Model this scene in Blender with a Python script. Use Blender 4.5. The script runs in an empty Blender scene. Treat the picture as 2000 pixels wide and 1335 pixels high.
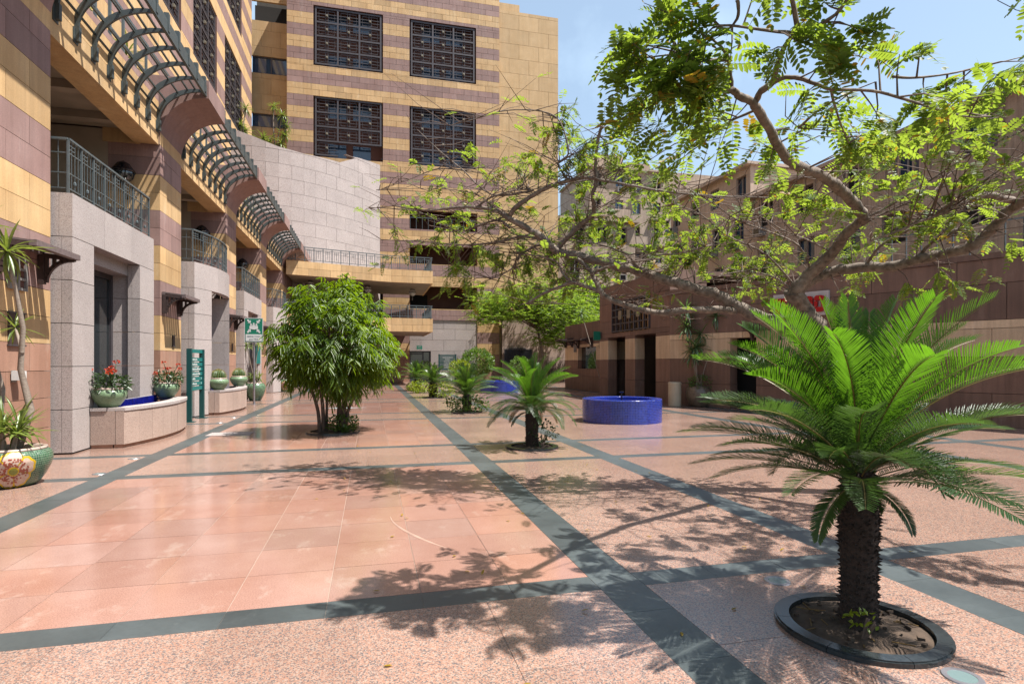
import bpy, math, random
import numpy as np
from mathutils import Vector, Matrix

SC = bpy.context.scene
COL = SC.collection
random.seed(11)
RNG = np.random.default_rng(11)
R = math.radians
V = Vector

# ------------------------------------------------------------------ camera
CAMZ = 1.6
YAW = R(13.95)
cd = bpy.data.cameras.new('camera')
cd.lens = 20.0
cd.sensor_width = 36.0
cd.shift_y = 0.0202
cd.clip_start = 0.05
cd.clip_end = 2000
cam = bpy.data.objects.new('camera', cd)
cam.location = (0, 0, CAMZ)
cam.rotation_euler = (R(90), 0, -YAW)
COL.objects.link(cam)
SC.camera = cam

# ------------------------------------------------------------------ sky and sun
SUN = V((0.44, -0.21, 1.0)).normalized()
ELEV = math.asin(SUN.z)
AZ = math.atan2(SUN.x, SUN.y)
w = bpy.data.worlds.new('World')
SC.world = w
w.use_nodes = True
nt = w.node_tree
nt.nodes.clear()
sky = nt.nodes.new('ShaderNodeTexSky')
sky.sky_type = 'NISHITA'
sky.sun_disc = False
sky.sun_elevation = ELEV
sky.sun_rotation = AZ
sky.air_density = 1.15
sky.dust_density = 0.9
sky.ozone_density = 1.0
bgn = nt.nodes.new('ShaderNodeBackground')
bgn.inputs['Strength'].default_value = 0.068
outw = nt.nodes.new('ShaderNodeOutputWorld')
tcw = nt.nodes.new('ShaderNodeTexCoord')
nzw = nt.nodes.new('ShaderNodeTexNoise')
nzw.inputs['Scale'].default_value = 1.7
nzw.inputs['Detail'].default_value = 7
nzw.inputs['Roughness'].default_value = 0.55
rpw = nt.nodes.new('ShaderNodeValToRGB')
rpw.color_ramp.elements[0].position = 0.60
rpw.color_ramp.elements[0].color = (0.14, 0.14, 0.14, 1)
rpw.color_ramp.elements[1].position = 0.92
rpw.color_ramp.elements[1].color = (0.6, 0.6, 0.6, 1)
mxw = nt.nodes.new('ShaderNodeMixRGB')
mxw.inputs['Color2'].default_value = (10.8, 13.6, 15.2, 1)
L = nt.links.new
L(tcw.outputs['Generated'], nzw.inputs['Vector'])
L(nzw.outputs['Fac'], rpw.inputs['Fac'])
L(rpw.outputs['Color'], mxw.inputs['Fac'])
L(sky.outputs['Color'], mxw.inputs['Color1'])
L(mxw.outputs['Color'], bgn.inputs['Color'])
L(bgn.outputs['Background'], outw.inputs['Surface'])

sd = bpy.data.lights.new('sun', 'SUN')
sd.energy = 5.0
sd.angle = R(0.53)
sd.color = (1.0, 0.955, 0.89)
so = bpy.data.objects.new('sun', sd)
so.rotation_euler = SUN.to_track_quat('Z', 'Y').to_euler()
so.location = (20, -10, 40)
COL.objects.link(so)

SC.view_settings.view_transform = 'Standard'
SC.view_settings.look = 'None'
SC.view_settings.gamma = 1.0
SC.view_settings.exposure = 1.25
SC.view_settings.use_curve_mapping = False
SC.render.engine = 'CYCLES'
SC.cycles.use_denoising = True
SC.cycles.max_bounces = 8
SC.cycles.transparent_max_bounces = 8
SC.cycles.caustics_reflective = False
SC.cycles.caustics_refractive = False

# ------------------------------------------------------------------ survey helper: a point at a bearing, a height and a range
F = 1111.1
SA, CA = math.sin(YAW), math.cos(YAW)
def at(px, py, d):
    k = (px - 1000) / F
    return V((d * (SA + k * CA), d * (CA - k * SA), CAMZ + (708 - py) / F * d))
def rng_of(p):
    return max(0.3, p[0] * SA + p[1] * CA)

# ------------------------------------------------------------------ materials
def sock(n, *names):
    for x in names:
        if x in n.inputs:
            return n.inputs[x]
class NT:
    def __init__(s, name):
        s.m = bpy.data.materials.new(name)
        s.m.use_nodes = True
        s.t = s.m.node_tree
        s.b = s.t.nodes['Principled BSDF']
        s.out = s.t.nodes['Material Output']
    def n(s, typ, **kw):
        x = s.t.nodes.new(typ)
        for k, v in kw.items():
            if hasattr(x, k):
                setattr(x, k, v)
            else:
                x.inputs[k.replace('_', ' ')].default_value = v
        return x
    def l(s, a, b):
        s.t.links.new(a, b)
    def ramp(s, fac, stops):
        r = s.n('ShaderNodeValToRGB')
        e = r.color_ramp.elements
        while len(e) < len(stops):
            e.new(0.5)
        for i, (p, c) in enumerate(stops):
            e[i].position = p
            e[i].color = (c[0], c[1], c[2], 1) if not isinstance(c, (int, float)) else (c, c, c, 1)
        s.l(fac, r.inputs['Fac'])
        return r.outputs['Color']
    def mix(s, f, a, b, typ='MIX'):
        x = s.n('ShaderNodeMixRGB', blend_type=typ)
        for k, v in (('Fac', f), ('Color1', a), ('Color2', b)):
            if isinstance(v, (int, float)):
                x.inputs[k].default_value = v
            elif isinstance(v, (tuple, list)):
                x.inputs[k].default_value = (v[0], v[1], v[2], 1)
            else:
                s.l(v, x.inputs[k])
        return x.outputs['Color']
    def math(s, op, a, b=0.0):
        x = s.n('ShaderNodeMath', operation=op)
        for i, v in enumerate((a, b)):
            if isinstance(v, (int, float)):
                x.inputs[i].default_value = v
            else:
                s.l(v, x.inputs[i])
        return x.outputs[0]
    def pos(s, scale=(1, 1, 1)):
        g = s.n('ShaderNodeNewGeometry')
        mp = s.n('ShaderNodeMapping')
        mp.inputs['Scale'].default_value = scale
        s.l(g.outputs['Position'], mp.inputs['Vector'])
        return mp.outputs['Vector']
    def noise(s, scale, detail=4, rough=0.55, vec=None, stretch=(1, 1, 1)):
        x = s.n('ShaderNodeTexNoise')
        x.inputs['Scale'].default_value = scale
        x.inputs['Detail'].default_value = detail
        x.inputs['Roughness'].default_value = rough
        s.l(vec if vec is not None else s.pos(stretch), x.inputs['Vector'])
        return x.outputs['Fac']
    def rand(s):
        return s.n('ShaderNodeObjectInfo').outputs['Random']
    def bump(s, h, strength=0.3, dist=0.01):
        x = s.n('ShaderNodeBump')
        x.inputs['Strength'].default_value = strength
        x.inputs['Distance'].default_value = dist
        s.l(h, x.inputs['Height'])
        s.l(x.outputs['Normal'], s.b.inputs['Normal'])
    def col(s, c):
        if isinstance(c, (tuple, list)):
            s.b.inputs['Base Color'].default_value = (c[0], c[1], c[2], 1)
        else:
            s.l(c, s.b.inputs['Base Color'])
    def rough(s, r):
        if isinstance(r, (int, float)):
            s.b.inputs['Roughness'].default_value = r
        else:
            s.l(r, s.b.inputs['Roughness'])
MATS = {}
KS = 0.84
def sc(c, k=KS):
    return tuple(x * k for x in c)
def plain(name, c, rough=0.6, metal=0.0, var=0.15, scale=6.0, spec=0.5, bump=0.0):
    t = NT(name)
    c = sc(c, 0.66)
    nz = t.noise(scale, 5)
    lo = tuple(x * (1 - var) for x in c)
    hi = tuple(min(1, x * (1 + var)) for x in c)
    t.col(t.ramp(nz, [(0.3, lo), (0.7, hi)]))
    t.rough(rough)
    t.b.inputs['Metallic'].default_value = metal
    sock(t.b, 'Specular IOR Level', 'Specular').default_value = spec
    if bump:
        t.bump(t.noise(scale * 8, 4), bump, 0.004)
    MATS[name] = t.m
    return t.m
def stone(name, c, c2, rough=0.75, grain=55.0, streak=0.35, rv=0.16, bump=0.25, hi=None):
    """cut stone: block to block tone, cloudy veins, rain streaks, fine grain"""
    t = NT(name)
    c, c2 = sc(c), sc(c2)
    hi = sc(hi) if hi else None
    cloud = t.noise(1.1, 6, 0.6)
    base = t.ramp(cloud, [(0.32, c), (0.68, c2)])
    fine = t.noise(grain, 3, 0.6)
    base = t.mix(0.5, base, t.ramp(fine, [(0.3, 0.72), (0.7, 1.2)]), 'MULTIPLY')
    st = t.noise(2.2, 5, 0.65, stretch=(3.2, 3.2, 0.16))
    base = t.mix(streak, base, t.ramp(st, [(0.35, 0.62), (0.6, 1.12)]), 'MULTIPLY')
    if hi:
        eff = t.noise(1.7, 7, 0.7, stretch=(1.6, 1.6, 0.5))
        base = t.mix(t.ramp(eff, [(0.58, 0.0), (0.72, 0.55)]), base, hi)
    rnd = t.n('ShaderNodeMapRange')
    rnd.inputs['To Min'].default_value = 1 - rv
    rnd.inputs['To Max'].default_value = 1 + rv
    t.l(t.rand(), rnd.inputs['Value'])
    base = t.mix(1.0, base, rnd.outputs['Result'], 'MULTIPLY')
    t.col(base)
    t.rough(rough)
    t.bump(fine, bump, 0.003)
    MATS[name] = t.m
    return t.m

M_TAN = stone('tan_sandstone', (0.52, 0.325, 0.145), (0.61, 0.41, 0.205), hi=(0.66, 0.52, 0.34))
M_MAUVE = stone('mauve_sandstone', (0.255, 0.150, 0.130), (0.315, 0.200, 0.178), hi=(0.36, 0.27, 0.25))
M_RED = stone('red_brown_sandstone', (0.29, 0.150, 0.098), (0.35, 0.195, 0.135), hi=(0.40, 0.28, 0.22))
M_PANEL = stone('tan_panel_stone', (0.50, 0.325, 0.15), (0.575, 0.39, 0.20), rv=0.07, streak=0.22)
M_MAUVER = stone('shade_toned_mauve_sandstone', (0.140, 0.082, 0.060), (0.185, 0.112, 0.084), hi=(0.25, 0.175, 0.14), streak=0.55)  # copy of the mauve stone; the right building's shade is painted into its colour
M_REDR = stone('shade_toned_red_sandstone', (0.160, 0.088, 0.062), (0.205, 0.118, 0.085), hi=(0.27, 0.19, 0.15), streak=0.55)  # same red stone, shade of the right building darkened into the colour
M_TANR = stone('dull_tan_sandstone', (0.56, 0.41, 0.265), (0.65, 0.50, 0.34), hi=(0.70, 0.58, 0.44), streak=0.5)  # tan stone copy, its greyer tone in shade put into the colour
M_MORTAR = plain('mortar', (0.10, 0.085, 0.07), 0.9)
M_PLASTER = plain('plaster', (0.42, 0.34, 0.26), 0.85, scale=1.5)
M_INNER = plain('brown_inner_wall', (0.17, 0.075, 0.055), 0.85, scale=2)
M_DARK = plain('dark_interior', (0.02, 0.016, 0.014), 0.9)
M_APT = stone('weathered_render', (0.36, 0.265, 0.195), (0.46, 0.35, 0.265), streak=0.7, grain=12, rv=0.05)
M_APT2 = stone('grey_brown_render', (0.33, 0.25, 0.19), (0.45, 0.35, 0.27), streak=0.7, grain=12, rv=0.05)
M_APT3 = stone('pinkish_render', (0.42, 0.315, 0.245), (0.50, 0.385, 0.305), streak=0.5, grain=12, rv=0.05)

def granite(name, light, pink, dark, scale, rough, coat=0.0, rv=0.08, dmin=0.36, refl=0.5, kk=0.80):
    t = NT(name)
    light, pink, dark = sc(light, kk), sc(pink, kk), sc(dark, kk)
    vo = t.n('ShaderNodeTexVoronoi')
    vo.inputs['Scale'].default_value = scale
    t.l(t.pos(), vo.inputs['Vector'])
    sep = t.n('ShaderNodeSeparateColor')
    t.l(vo.outputs['Color'], sep.inputs['Color'])
    c1 = t.ramp(sep.outputs[0], [(0.0, dark), (dmin * 0.55, dark), (dmin, pink), (0.68, pink), (0.78, light), (1.0, light)])
    c1 = t.mix(0.35, c1, t.ramp(t.noise(scale * 1.6, 3), [(0.3, 0.6), (0.7, 1.25)]), 'MULTIPLY')
    big = t.noise(0.9, 5, 0.6)
    c1 = t.mix(0.4, c1, t.ramp(big, [(0.3, 0.72), (0.7, 1.15)]), 'MULTIPLY')
    rnd = t.n('ShaderNodeMapRange')
    rnd.inputs['To Min'].default_value = 1 - rv
    rnd.inputs['To Max'].default_value = 1 + rv
    t.l(t.rand(), rnd.inputs['Value'])
    c1 = t.mix(1.0, c1, rnd.outputs['Result'], 'MULTIPLY')
    t.col(c1)
    rr = t.n('ShaderNodeMapRange')
    rr.inputs['To Min'].default_value = rough * 0.75
    rr.inputs['To Max'].default_value = rough * 1.4
    t.l(t.noise(2.3, 5, 0.6), rr.inputs['Value'])
    t.rough(rr.outputs['Result'])
    sock(t.b, 'Specular IOR Level', 'Specular').default_value = refl
    t.bump(sep.outputs[1], 0.10, 0.002)
    MATS[name] = t.m
    return t.m
M_GRAN = granite('grey_pink_granite', (0.48, 0.425, 0.40), (0.42, 0.36, 0.34), (0.26, 0.22, 0.21), 125, 0.7, dmin=0.28)
M_GRANW = granite('pale_drum_granite', (0.46, 0.40, 0.38), (0.42, 0.36, 0.345), (0.31, 0.26, 0.25), 40, 0.7, dmin=0.25, rv=0.05)
M_GRANB = granite('brown_pink_granite', (0.48, 0.37, 0.31), (0.43, 0.31, 0.255), (0.28, 0.20, 0.165), 125, 0.6, dmin=0.28)
M_FGRAN = granite('speckled_pink_granite', (0.48, 0.345, 0.275), (0.45, 0.245, 0.175), (0.17, 0.145, 0.14), 140, 0.16, dmin=0.38, kk=0.66)

def salmon():
    t = NT('salmon_paving_stone')
    cloud = t.noise(1.6, 6, 0.62)
    base = t.ramp(cloud, [(0.30, (0.252, 0.132, 0.099)), (0.5, (0.275, 0.152, 0.117)), (0.72, (0.298, 0.176, 0.139))])
    fine = t.noise(120, 3, 0.75)
    base = t.mix(0.8, base, t.ramp(fine, [(0.34, 0.6), (0.66, 1.34)]), 'MULTIPLY')
    res = t.noise(2.6, 8, 0.72, stretch=(1.0, 0.6, 1))
    base = t.mix(t.ramp(res, [(0.57, 0.0), (0.66, 0.45)]), base, (0.36, 0.27, 0.225))
    rnd = t.n('ShaderNodeMapRange')
    rnd.inputs['To Min'].default_value = 0.88
    rnd.inputs['To Max'].default_value = 1.08
    t.l(t.rand(), rnd.inputs['Value'])
    base = t.mix(1.0, base, rnd.outputs['Result'], 'MULTIPLY')
    hs = t.n('ShaderNodeHueSaturation')
    h2 = t.n('ShaderNodeMapRange')
    h2.inputs['To Min'].default_value = 0.90
    h2.inputs['To Max'].default_value = 1.06
    t.l(t.math('FRACT', t.math('MULTIPLY', t.rand(), 7.3)), h2.inputs['Value'])
    t.l(h2.outputs['Result'], hs.inputs['Saturation'])
    t.l(base, hs.inputs['Color'])
    t.col(hs.outputs['Color'])
    rr = t.n('ShaderNodeMapRange')
    rr.inputs['To Min'].default_value = 0.04
    rr.inputs['To Max'].default_value = 0.20
    t.l(t.noise(1.3, 6, 0.65), rr.inputs['Value'])
    t.rough(rr.outputs['Result'])
    t.bump(fine, 0.05, 0.002)
    MATS['salmon'] = t.m
    return t.m
M_SALMON = salmon()
def slate():
    t = NT('dark_slate')
    fine = t.noise(30, 4, 0.7, stretch=(1, 1, 1))
    base = t.ramp(t.noise(1.8, 6, 0.6), [(0.3, (0.038, 0.046, 0.047)), (0.7, (0.066, 0.078, 0.079))])
    base = t.mix(0.4, base, t.ramp(fine, [(0.3, 0.7), (0.7, 1.3)]), 'MULTIPLY')
    res = t.noise(5, 8, 0.75)
    base = t.mix(t.ramp(res, [(0.60, 0.0), (0.78, 0.35)]), base, (0.20, 0.21, 0.20))
    rnd = t.n('ShaderNodeMapRange')
    rnd.inputs['To Min'].default_value = 0.82
    rnd.inputs['To Max'].default_value = 1.2
    t.l(t.rand(), rnd.inputs['Value'])
    base = t.mix(1.0, base, rnd.outputs['Result'], 'MULTIPLY')
    t.col(base)
    t.rough(0.36)
    t.bump(fine, 0.12, 0.002)
    return t.m
M_SLATE = slate()
M_POLISH = plain('polished_black_granite', (0.035, 0.042, 0.044), 0.16, var=0.35, scale=40)
M_JOINT = plain('paving_joint', (0.44, 0.34, 0.27), 0.8)
M_EARTH = plain('earth', (0.085, 0.055, 0.036), 0.95, var=0.4, scale=14, bump=0.8)
M_GROUND = plain('city_ground', (0.22, 0.19, 0.16), 0.9)

M_IRON = plain('grey_green_steel', (0.085, 0.105, 0.105), 0.45, 0.2)
M_RAIL = plain('painted_railing_steel', (0.13, 0.16, 0.17), 0.4, 0.2)
M_GRILLE = plain('dark_grille_steel', (0.080, 0.070, 0.078), 0.5, 0.2)
M_BRASS = plain('brass_boss', (0.30, 0.26, 0.19), 0.5, 0.3)
M_WOOD = plain('dark_brown_timber', (0.055, 0.030, 0.026), 0.6, var=0.3, scale=20, bump=0.3)
M_WOODG = plain('weathered_timber', (0.17, 0.125, 0.12), 0.7, var=0.25, scale=18, bump=0.3)
M_TEAL = plain('teal_paint', (0.010, 0.200, 0.185), 0.4, var=0.05)
M_TEALD = plain('dark_teal_paint', (0.006, 0.075, 0.075), 0.4, var=0.05)
M_GREEN = plain('sign_green', (0.0, 0.205, 0.12), 0.45, var=0.03)
M_WHITE = plain('white_print', (0.78, 0.78, 0.76), 0.5, var=0.03)
M_PALE = plain('pale_board', (0.62, 0.60, 0.60), 0.4, var=0.05)
M_REDL = plain('red_letter_acrylic', (0.48, 0.008, 0.012), 0.3, var=0.05)
M_STEEL = plain('galvanised_steel', (0.45, 0.42, 0.44), 0.35, 0.7)
M_BLACK = plain('black_gloss', (0.012, 0.012, 0.016), 0.25)
M_CREAM = plain('cream_metal', (0.55, 0.45, 0.32), 0.5, var=0.06)
M_LAMP = plain('opal_glass', (0.72, 0.70, 0.66), 0.15, var=0.02)
M_GREYC = plain('grey_casing', (0.30, 0.29, 0.28), 0.5)
def glass(name, c, rough=0.04):
    t = NT(name)
    t.col(c)
    t.rough(rough)
    sock(t.b, 'Specular IOR Level', 'Specular').default_value = 0.9
    return t.m
M_GLASS = glass('dark_window_glass', (0.018, 0.022, 0.024))
M_BGLASS = glass('blue_window_glass', (0.03, 0.055, 0.095))
M_DISC = glass('frosted_lamp_glass', (0.12, 0.17, 0.165), 0.2)
M_WATER = glass('pool_water', (0.006, 0.03, 0.22), 0.05)

def mosaic(name, ca, cb, grout, size, rough=0.22):
    t = NT(name)
    uv = t.n('ShaderNodeUVMap')
    br = t.n('ShaderNodeTexBrick')
    br.offset = 0.0
    br.squash = 1.0
    br.inputs['Scale'].default_value = 1.0
    br.inputs['Brick Width'].default_value = size
    br.inputs['Row Height'].default_value = size
    br.inputs['Mortar Size'].default_value = size * 0.075
    br.inputs['Mortar Smooth'].default_value = 0.1
    br.inputs['Bias'].default_value = 0.0
    br.inputs['Color1'].default_value = (*ca, 1)
    br.inputs['Color2'].default_value = (*cb, 1)
    br.inputs['Mortar'].default_value = (*grout, 1)
    t.l(uv.outputs['UV'], br.inputs['Vector'])
    base = t.mix(0.35, br.outputs['Color'], t.ramp(t.noise(4, 5), [(0.3, 0.7), (0.7, 1.25)]), 'MULTIPLY')
    t.col(base)
    t.rough(rough)
    inv = t.math('SUBTRACT', 1.0, br.outputs['Fac'])
    t.bump(inv, 0.35, 0.003)
    return t.m
M_BLUE = mosaic('blue_glass_mosaic', (0.003, 0.010, 0.13), (0.008, 0.028, 0.26), (0.07, 0.09, 0.27), 0.042, 0.14)
M_BLUET = plain('blue_ceramic_tile', (0.010, 0.014, 0.20), 0.12, var=0.4, scale=7)
M_GMOS = mosaic('green_glass_mosaic', (0.012, 0.055, 0.024), (0.042, 0.115, 0.052), (0.19, 0.21, 0.17), 0.030)
M_GMOSS = mosaic('pale_green_mosaic', (0.07, 0.14, 0.065), (0.13, 0.215, 0.115), (0.20, 0.23, 0.16), 0.022, 0.3)
M_BGLAZE = plain('brown_glaze', (0.16, 0.12, 0.085), 0.3, var=0.4, scale=14)
M_GGLAZE = plain('green_glaze', (0.12, 0.20, 0.12), 0.25, var=0.35, scale=14)
M_RIM = plain('pot_rim_glaze', (0.52, 0.40, 0.34), 0.3)
M_YEL = plain('yellow_mosaic', (0.70, 0.44, 0.0), 0.35, scale=60)
M_PETAL = plain('cream_pink_mosaic', (0.62, 0.45, 0.36), 0.4, scale=60, var=0.2)
M_STAM = plain('red_mosaic', (0.34, 0.07, 0.035), 0.4, scale=60)
M_OLIVE = plain('olive_mosaic', (0.24, 0.24, 0.03), 0.4, scale=60)

def leaf(name, dark, light, trans, rough=0.4, tf=0.45, scale=9.0, glossy=0.5):
    t = NT(name)
    dark, light, trans = sc(dark, 0.66), sc(light, 0.66), sc(trans, 0.78)
    f = t.math('ADD', t.math('MULTIPLY', t.noise(scale, 3), 0.75), t.math('MULTIPLY', t.rand(), 0.25))
    c = t.ramp(f, [(0.32, dark), (0.68, light)])
    t.col(c)
    t.rough(rough)
    sock(t.b, 'Specular IOR Level', 'Specular').default_value = glossy
    tr = t.n('ShaderNodeBsdfTranslucent')
    t.l(t.mix(1.0, t.ramp(f, [(0.32, 0.7), (0.68, 1.2)]), trans, 'MULTIPLY'), tr.inputs['Color'])
    mx = t.n('ShaderNodeMixShader')
    mx.inputs['Fac'].default_value = tf
    t.l(t.b.outputs['BSDF'], mx.inputs[1])
    t.l(tr.outputs['BSDF'], mx.inputs[2])
    t.l(mx.outputs['Shader'], t.out.inputs['Surface'])
    return t.m
M_LCAS = leaf('cassia_leaflet', (0.058, 0.118, 0.018), (0.13, 0.22, 0.034), (0.42, 0.57, 0.05), 0.5, 0.52, glossy=0.35)
M_LYEL = leaf('yellowing_leaflet', (0.40, 0.24, 0.015), (0.50, 0.33, 0.02), (0.6, 0.40, 0.02), 0.5, 0.4)
M_LLIGHT = leaf('feathery_leaf', (0.10, 0.19, 0.022), (0.21, 0.35, 0.045), (0.46, 0.68, 0.05), 0.5, 0.55, 3)
M_LFIC = leaf('ficus_leaf', (0.020, 0.054, 0.004), (0.080, 0.150, 0.008), (0.34, 0.52, 0.010), 0.38, 0.34, 5, 0.35)
M_FNEW = leaf('young_frond', (0.034, 0.105, 0.008), (0.070, 0.170, 0.012), (0.145, 0.335, 0.014), 0.35, 0.5, 12)
M_FOLD = leaf('old_frond', (0.020, 0.060, 0.018), (0.055, 0.115, 0.028), (0.12, 0.24, 0.03), 0.38, 0.3, 6, 0.4)
M_FMID = leaf('mid_frond', (0.030, 0.085, 0.016), (0.075, 0.145, 0.030), (0.16, 0.32, 0.02), 0.32, 0.35, 8, 0.5)
M_FDRY = leaf('dry_frond', (0.20, 0.11, 0.03), (0.30, 0.18, 0.05), (0.3, 0.18, 0.03), 0.6, 0.3, 6)
M_YUC = leaf('yucca_leaf', (0.075, 0.135, 0.022), (0.22, 0.30, 0.07), (0.35, 0.45, 0.06), 0.35, 0.3, 14)
M_DRA = leaf('dracaena_leaf', (0.055, 0.12, 0.045), (0.16, 0.25, 0.10), (0.2, 0.34, 0.06), 0.3, 0.25, 10, 0.7)
M_SHRUB = leaf('yellow_green_leaf', (0.13, 0.20, 0.012), (0.27, 0.36, 0.02), (0.40, 0.50, 0.02), 0.4, 0.4, 9)
M_TOPI = leaf('topiary_leaf', (0.045, 0.105, 0.018), (0.11, 0.19, 0.035), (0.2, 0.36, 0.03), 0.35, 0.35, 7)
M_DKGR = leaf('dark_shrub_leaf', (0.025, 0.058, 0.02), (0.06, 0.10, 0.03), (0.10, 0.18, 0.03), 0.4, 0.25, 9)
M_FLOW = leaf('red_flower', (0.50, 0.03, 0.012), (0.66, 0.08, 0.02), (0.7, 0.08, 0.02), 0.5, 0.3, 20)
M_CACT = plain('cactus_skin', (0.06, 0.11, 0.03), 0.5, scale=20)
M_SPINE = leaf('cactus_spine', (0.40, 0.33, 0.08), (0.55, 0.47, 0.16), (0.4, 0.35, 0.1), 0.5, 0.2, 20)
def bark(name, a, b, sc=10.0, stretch=(1, 1, 1), rough=0.85, bmp=0.5):
    t = NT(name)
    a, b = tuple(x * 0.66 for x in a), tuple(x * 0.66 for x in b)
    n1 = t.noise(sc, 7, 0.65, stretch=stretch)
    c = t.ramp(n1, [(0.32, a), (0.68, b)])
    t.col(t.mix(0.5, c, t.ramp(t.noise(2.0, 5), [(0.3, 0.65), (0.7, 1.2)]), 'MULTIPLY'))
    t.rough(rough)
    t.bump(n1, bmp, 0.012)
    return t.m
M_BARK = bark('grey_brown_bark', (0.10, 0.072, 0.054), (0.33, 0.26, 0.205), 16, bmp=0.9)
M_BARKD = bark('dark_brown_bark', (0.055, 0.038, 0.028), (0.15, 0.105, 0.08), 16)
M_TWIG = bark('twig_bark', (0.09, 0.055, 0.04), (0.21, 0.145, 0.11), 20)
M_SAGO = bark('sago_trunk', (0.018, 0.012, 0.009), (0.06, 0.036, 0.025), 22, (1, 1, 2.2), 0.95, 1.0)
M_STEM = bark('pale_stem', (0.22, 0.17, 0.13), (0.38, 0.31, 0.25), 25, (1, 1, 4))
M_RACHIS = plain('frond_rachis', (0.20, 0.15, 0.035), 0.5)

# ------------------------------------------------------------------ mesh building
BASE = {}
class MB:
    def __init__(s):
        s.v, s.f, s.mi, s.uv = [], [], [], []
        s.hasuv = False
    def add(s, verts, faces, mi=0, uvs=None):
        o = len(s.v)
        s.v.extend([tuple(x) for x in verts])
        for i, f in enumerate(faces):
            s.f.append(tuple(o + a for a in f))
            s.mi.append(mi)
            if uvs:
                s.hasuv = True
                s.uv.append(uvs[i])
            else:
                s.uv.append(None)
        return s
    def box(s, x0, x1, y0, y1, z0, z1, mi=0):
        x0, x1 = min(x0, x1), max(x0, x1)
        y0, y1 = min(y0, y1), max(y0, y1)
        z0, z1 = min(z0, z1), max(z0, z1)
        return s.add([(x0, y0, z0), (x1, y0, z0), (x1, y1, z0), (x0, y1, z0), (x0, y0, z1), (x1, y0, z1), (x1, y1, z1), (x0, y1, z1)],
                     [(0, 3, 2, 1), (4, 5, 6, 7), (0, 1, 5, 4), (1, 2, 6, 5), (2, 3, 7, 6), (3, 0, 4, 7)], mi)
    def obox(s, c, a, b, d, mi=0):
        c, a, b, d = V(c), V(a), V(b), V(d)
        if a.cross(b).dot(d) < 0:
            a = -a
        p = [c - a - b - d, c + a - b - d, c + a + b - d, c - a + b - d, c - a - b + d, c + a - b + d, c + a + b + d, c - a + b + d]
        return s.add(p, [(0, 3, 2, 1), (4, 5, 6, 7), (0, 1, 5, 4), (1, 2, 6, 5), (2, 3, 7, 6), (3, 0, 4, 7)], mi)
    def bar(s, p, q, w, h, up=(0, 0, 1), mi=0):
        p, q, up = V(p), V(q), V(up)
        d = (q - p)
        if d.length < 1e-6:
            return s
        dn = d.normalized()
        sd = dn.cross(up)
        if sd.length < 1e-3:
            sd = dn.cross(V((1, 0, 0)))
        sd.normalize()
        u2 = sd.cross(dn)
        return s.obox((p + q) / 2, d / 2, sd * w / 2, u2 * h / 2, mi)
    def tube(s, pts, rad, n=8, mi=0, cap=True):
        pts = [V(p) for p in pts]
        if isinstance(rad, (int, float)):
            rad = [rad] * len(pts)
        o = len(s.v)
        prev = None
        for i, p in enumerate(pts):
            t = (pts[min(i + 1, len(pts) - 1)] - pts[max(i - 1, 0)])
            if t.length < 1e-9:
                t = V((0, 0, 1))
            t.normalize()
            if prev is None:
                a = t.cross(V((0, 0, 1)))
                if a.length < 0.05:
                    a = t.cross(V((1, 0, 0)))
                a.normalize()
            else:
                a = prev - t * prev.dot(t)
                if a.length < 1e-6:
                    a = t.cross(V((1, 0, 0)))
                a.normalize()
            prev = a
            b = t.cross(a)
            for k in range(n):
                th = 2 * math.pi * k / n
                s.v.append(tuple(p + (a * math.cos(th) + b * math.sin(th)) * rad[i]))
        for i in range(len(pts) - 1):
            for k in range(n):
                k2 = (k + 1) % n
                s.f.append((o + i * n + k, o + i * n + k2, o + (i + 1) * n + k2, o + (i + 1) * n + k))
                s.mi.append(mi)
                s.uv.append(None)
        if cap:
            s.f.append(tuple(o + k for k in range(n))[::-1])
            s.f.append(tuple(o + (len(pts) - 1) * n + k for k in range(n)))
            s.mi += [mi, mi]
            s.uv += [None, None]
        return s
    def lathe(s, prof, n=32, c=(0, 0, 0), mi=0, closed=False):
        o = len(s.v)
        c = V(c)
        acc = [0]
        for i in range(1, len(prof)):
            acc.append(acc[-1] + math.hypot(prof[i][0] - prof[i - 1][0], prof[i][1] - prof[i - 1][1]))
        rm = max(p[0] for p in prof)
        for (r, z) in prof:
            for k in range(n):
                th = 2 * math.pi * k / n
                s.v.append((c.x + r * math.cos(th), c.y + r * math.sin(th), c.z + z))
        s.hasuv = True
        m = len(prof)
        for i in range(m - 1):
            for k in range(n):
                k2 = (k + 1) % n
                s.f.append((o + i * n + k, o + i * n + k2, o + (i + 1) * n + k2, o + (i + 1) * n + k))
                s.mi.append(mi)
                u0, u1 = 2 * math.pi * rm * k / n, 2 * math.pi * rm * (k + 1) / n
                s.uv.append([(u0, acc[i]), (u1, acc[i]), (u1, acc[i + 1]), (u0, acc[i + 1])])
        return s
    def disc(s, c, r, n=32, mi=0, ry=None):
        c = V(c)
        return s.add([(c.x + r * math.cos(2 * math.pi * k / n), c.y + (ry or r) * math.sin(2 * math.pi * k / n), c.z) for k in range(n)], [tuple(range(n))], mi)
    def prism(s, poly, axis, a0, a1, mi=0):
        """extrude a 2D polygon (counter clockwise) along axis 'x','y' or 'z'"""
        def P(u, w_, t):
            return {'y': (u, t, w_), 'x': (t, u, w_), 'z': (u, w_, t)}[axis]
        n = len(poly)
        vs = [P(u, w_, a0) for u, w_ in poly] + [P(u, w_, a1) for u, w_ in poly]
        fs = [tuple(range(n))[::-1], tuple(range(n, 2 * n))] + [(i, (i + 1) % n, n + (i + 1) % n, n + i) for i in range(n)]
        if axis == 'y':
            fs = [f[::-1] for f in fs]
        return s.add(vs, fs, mi)
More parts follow.
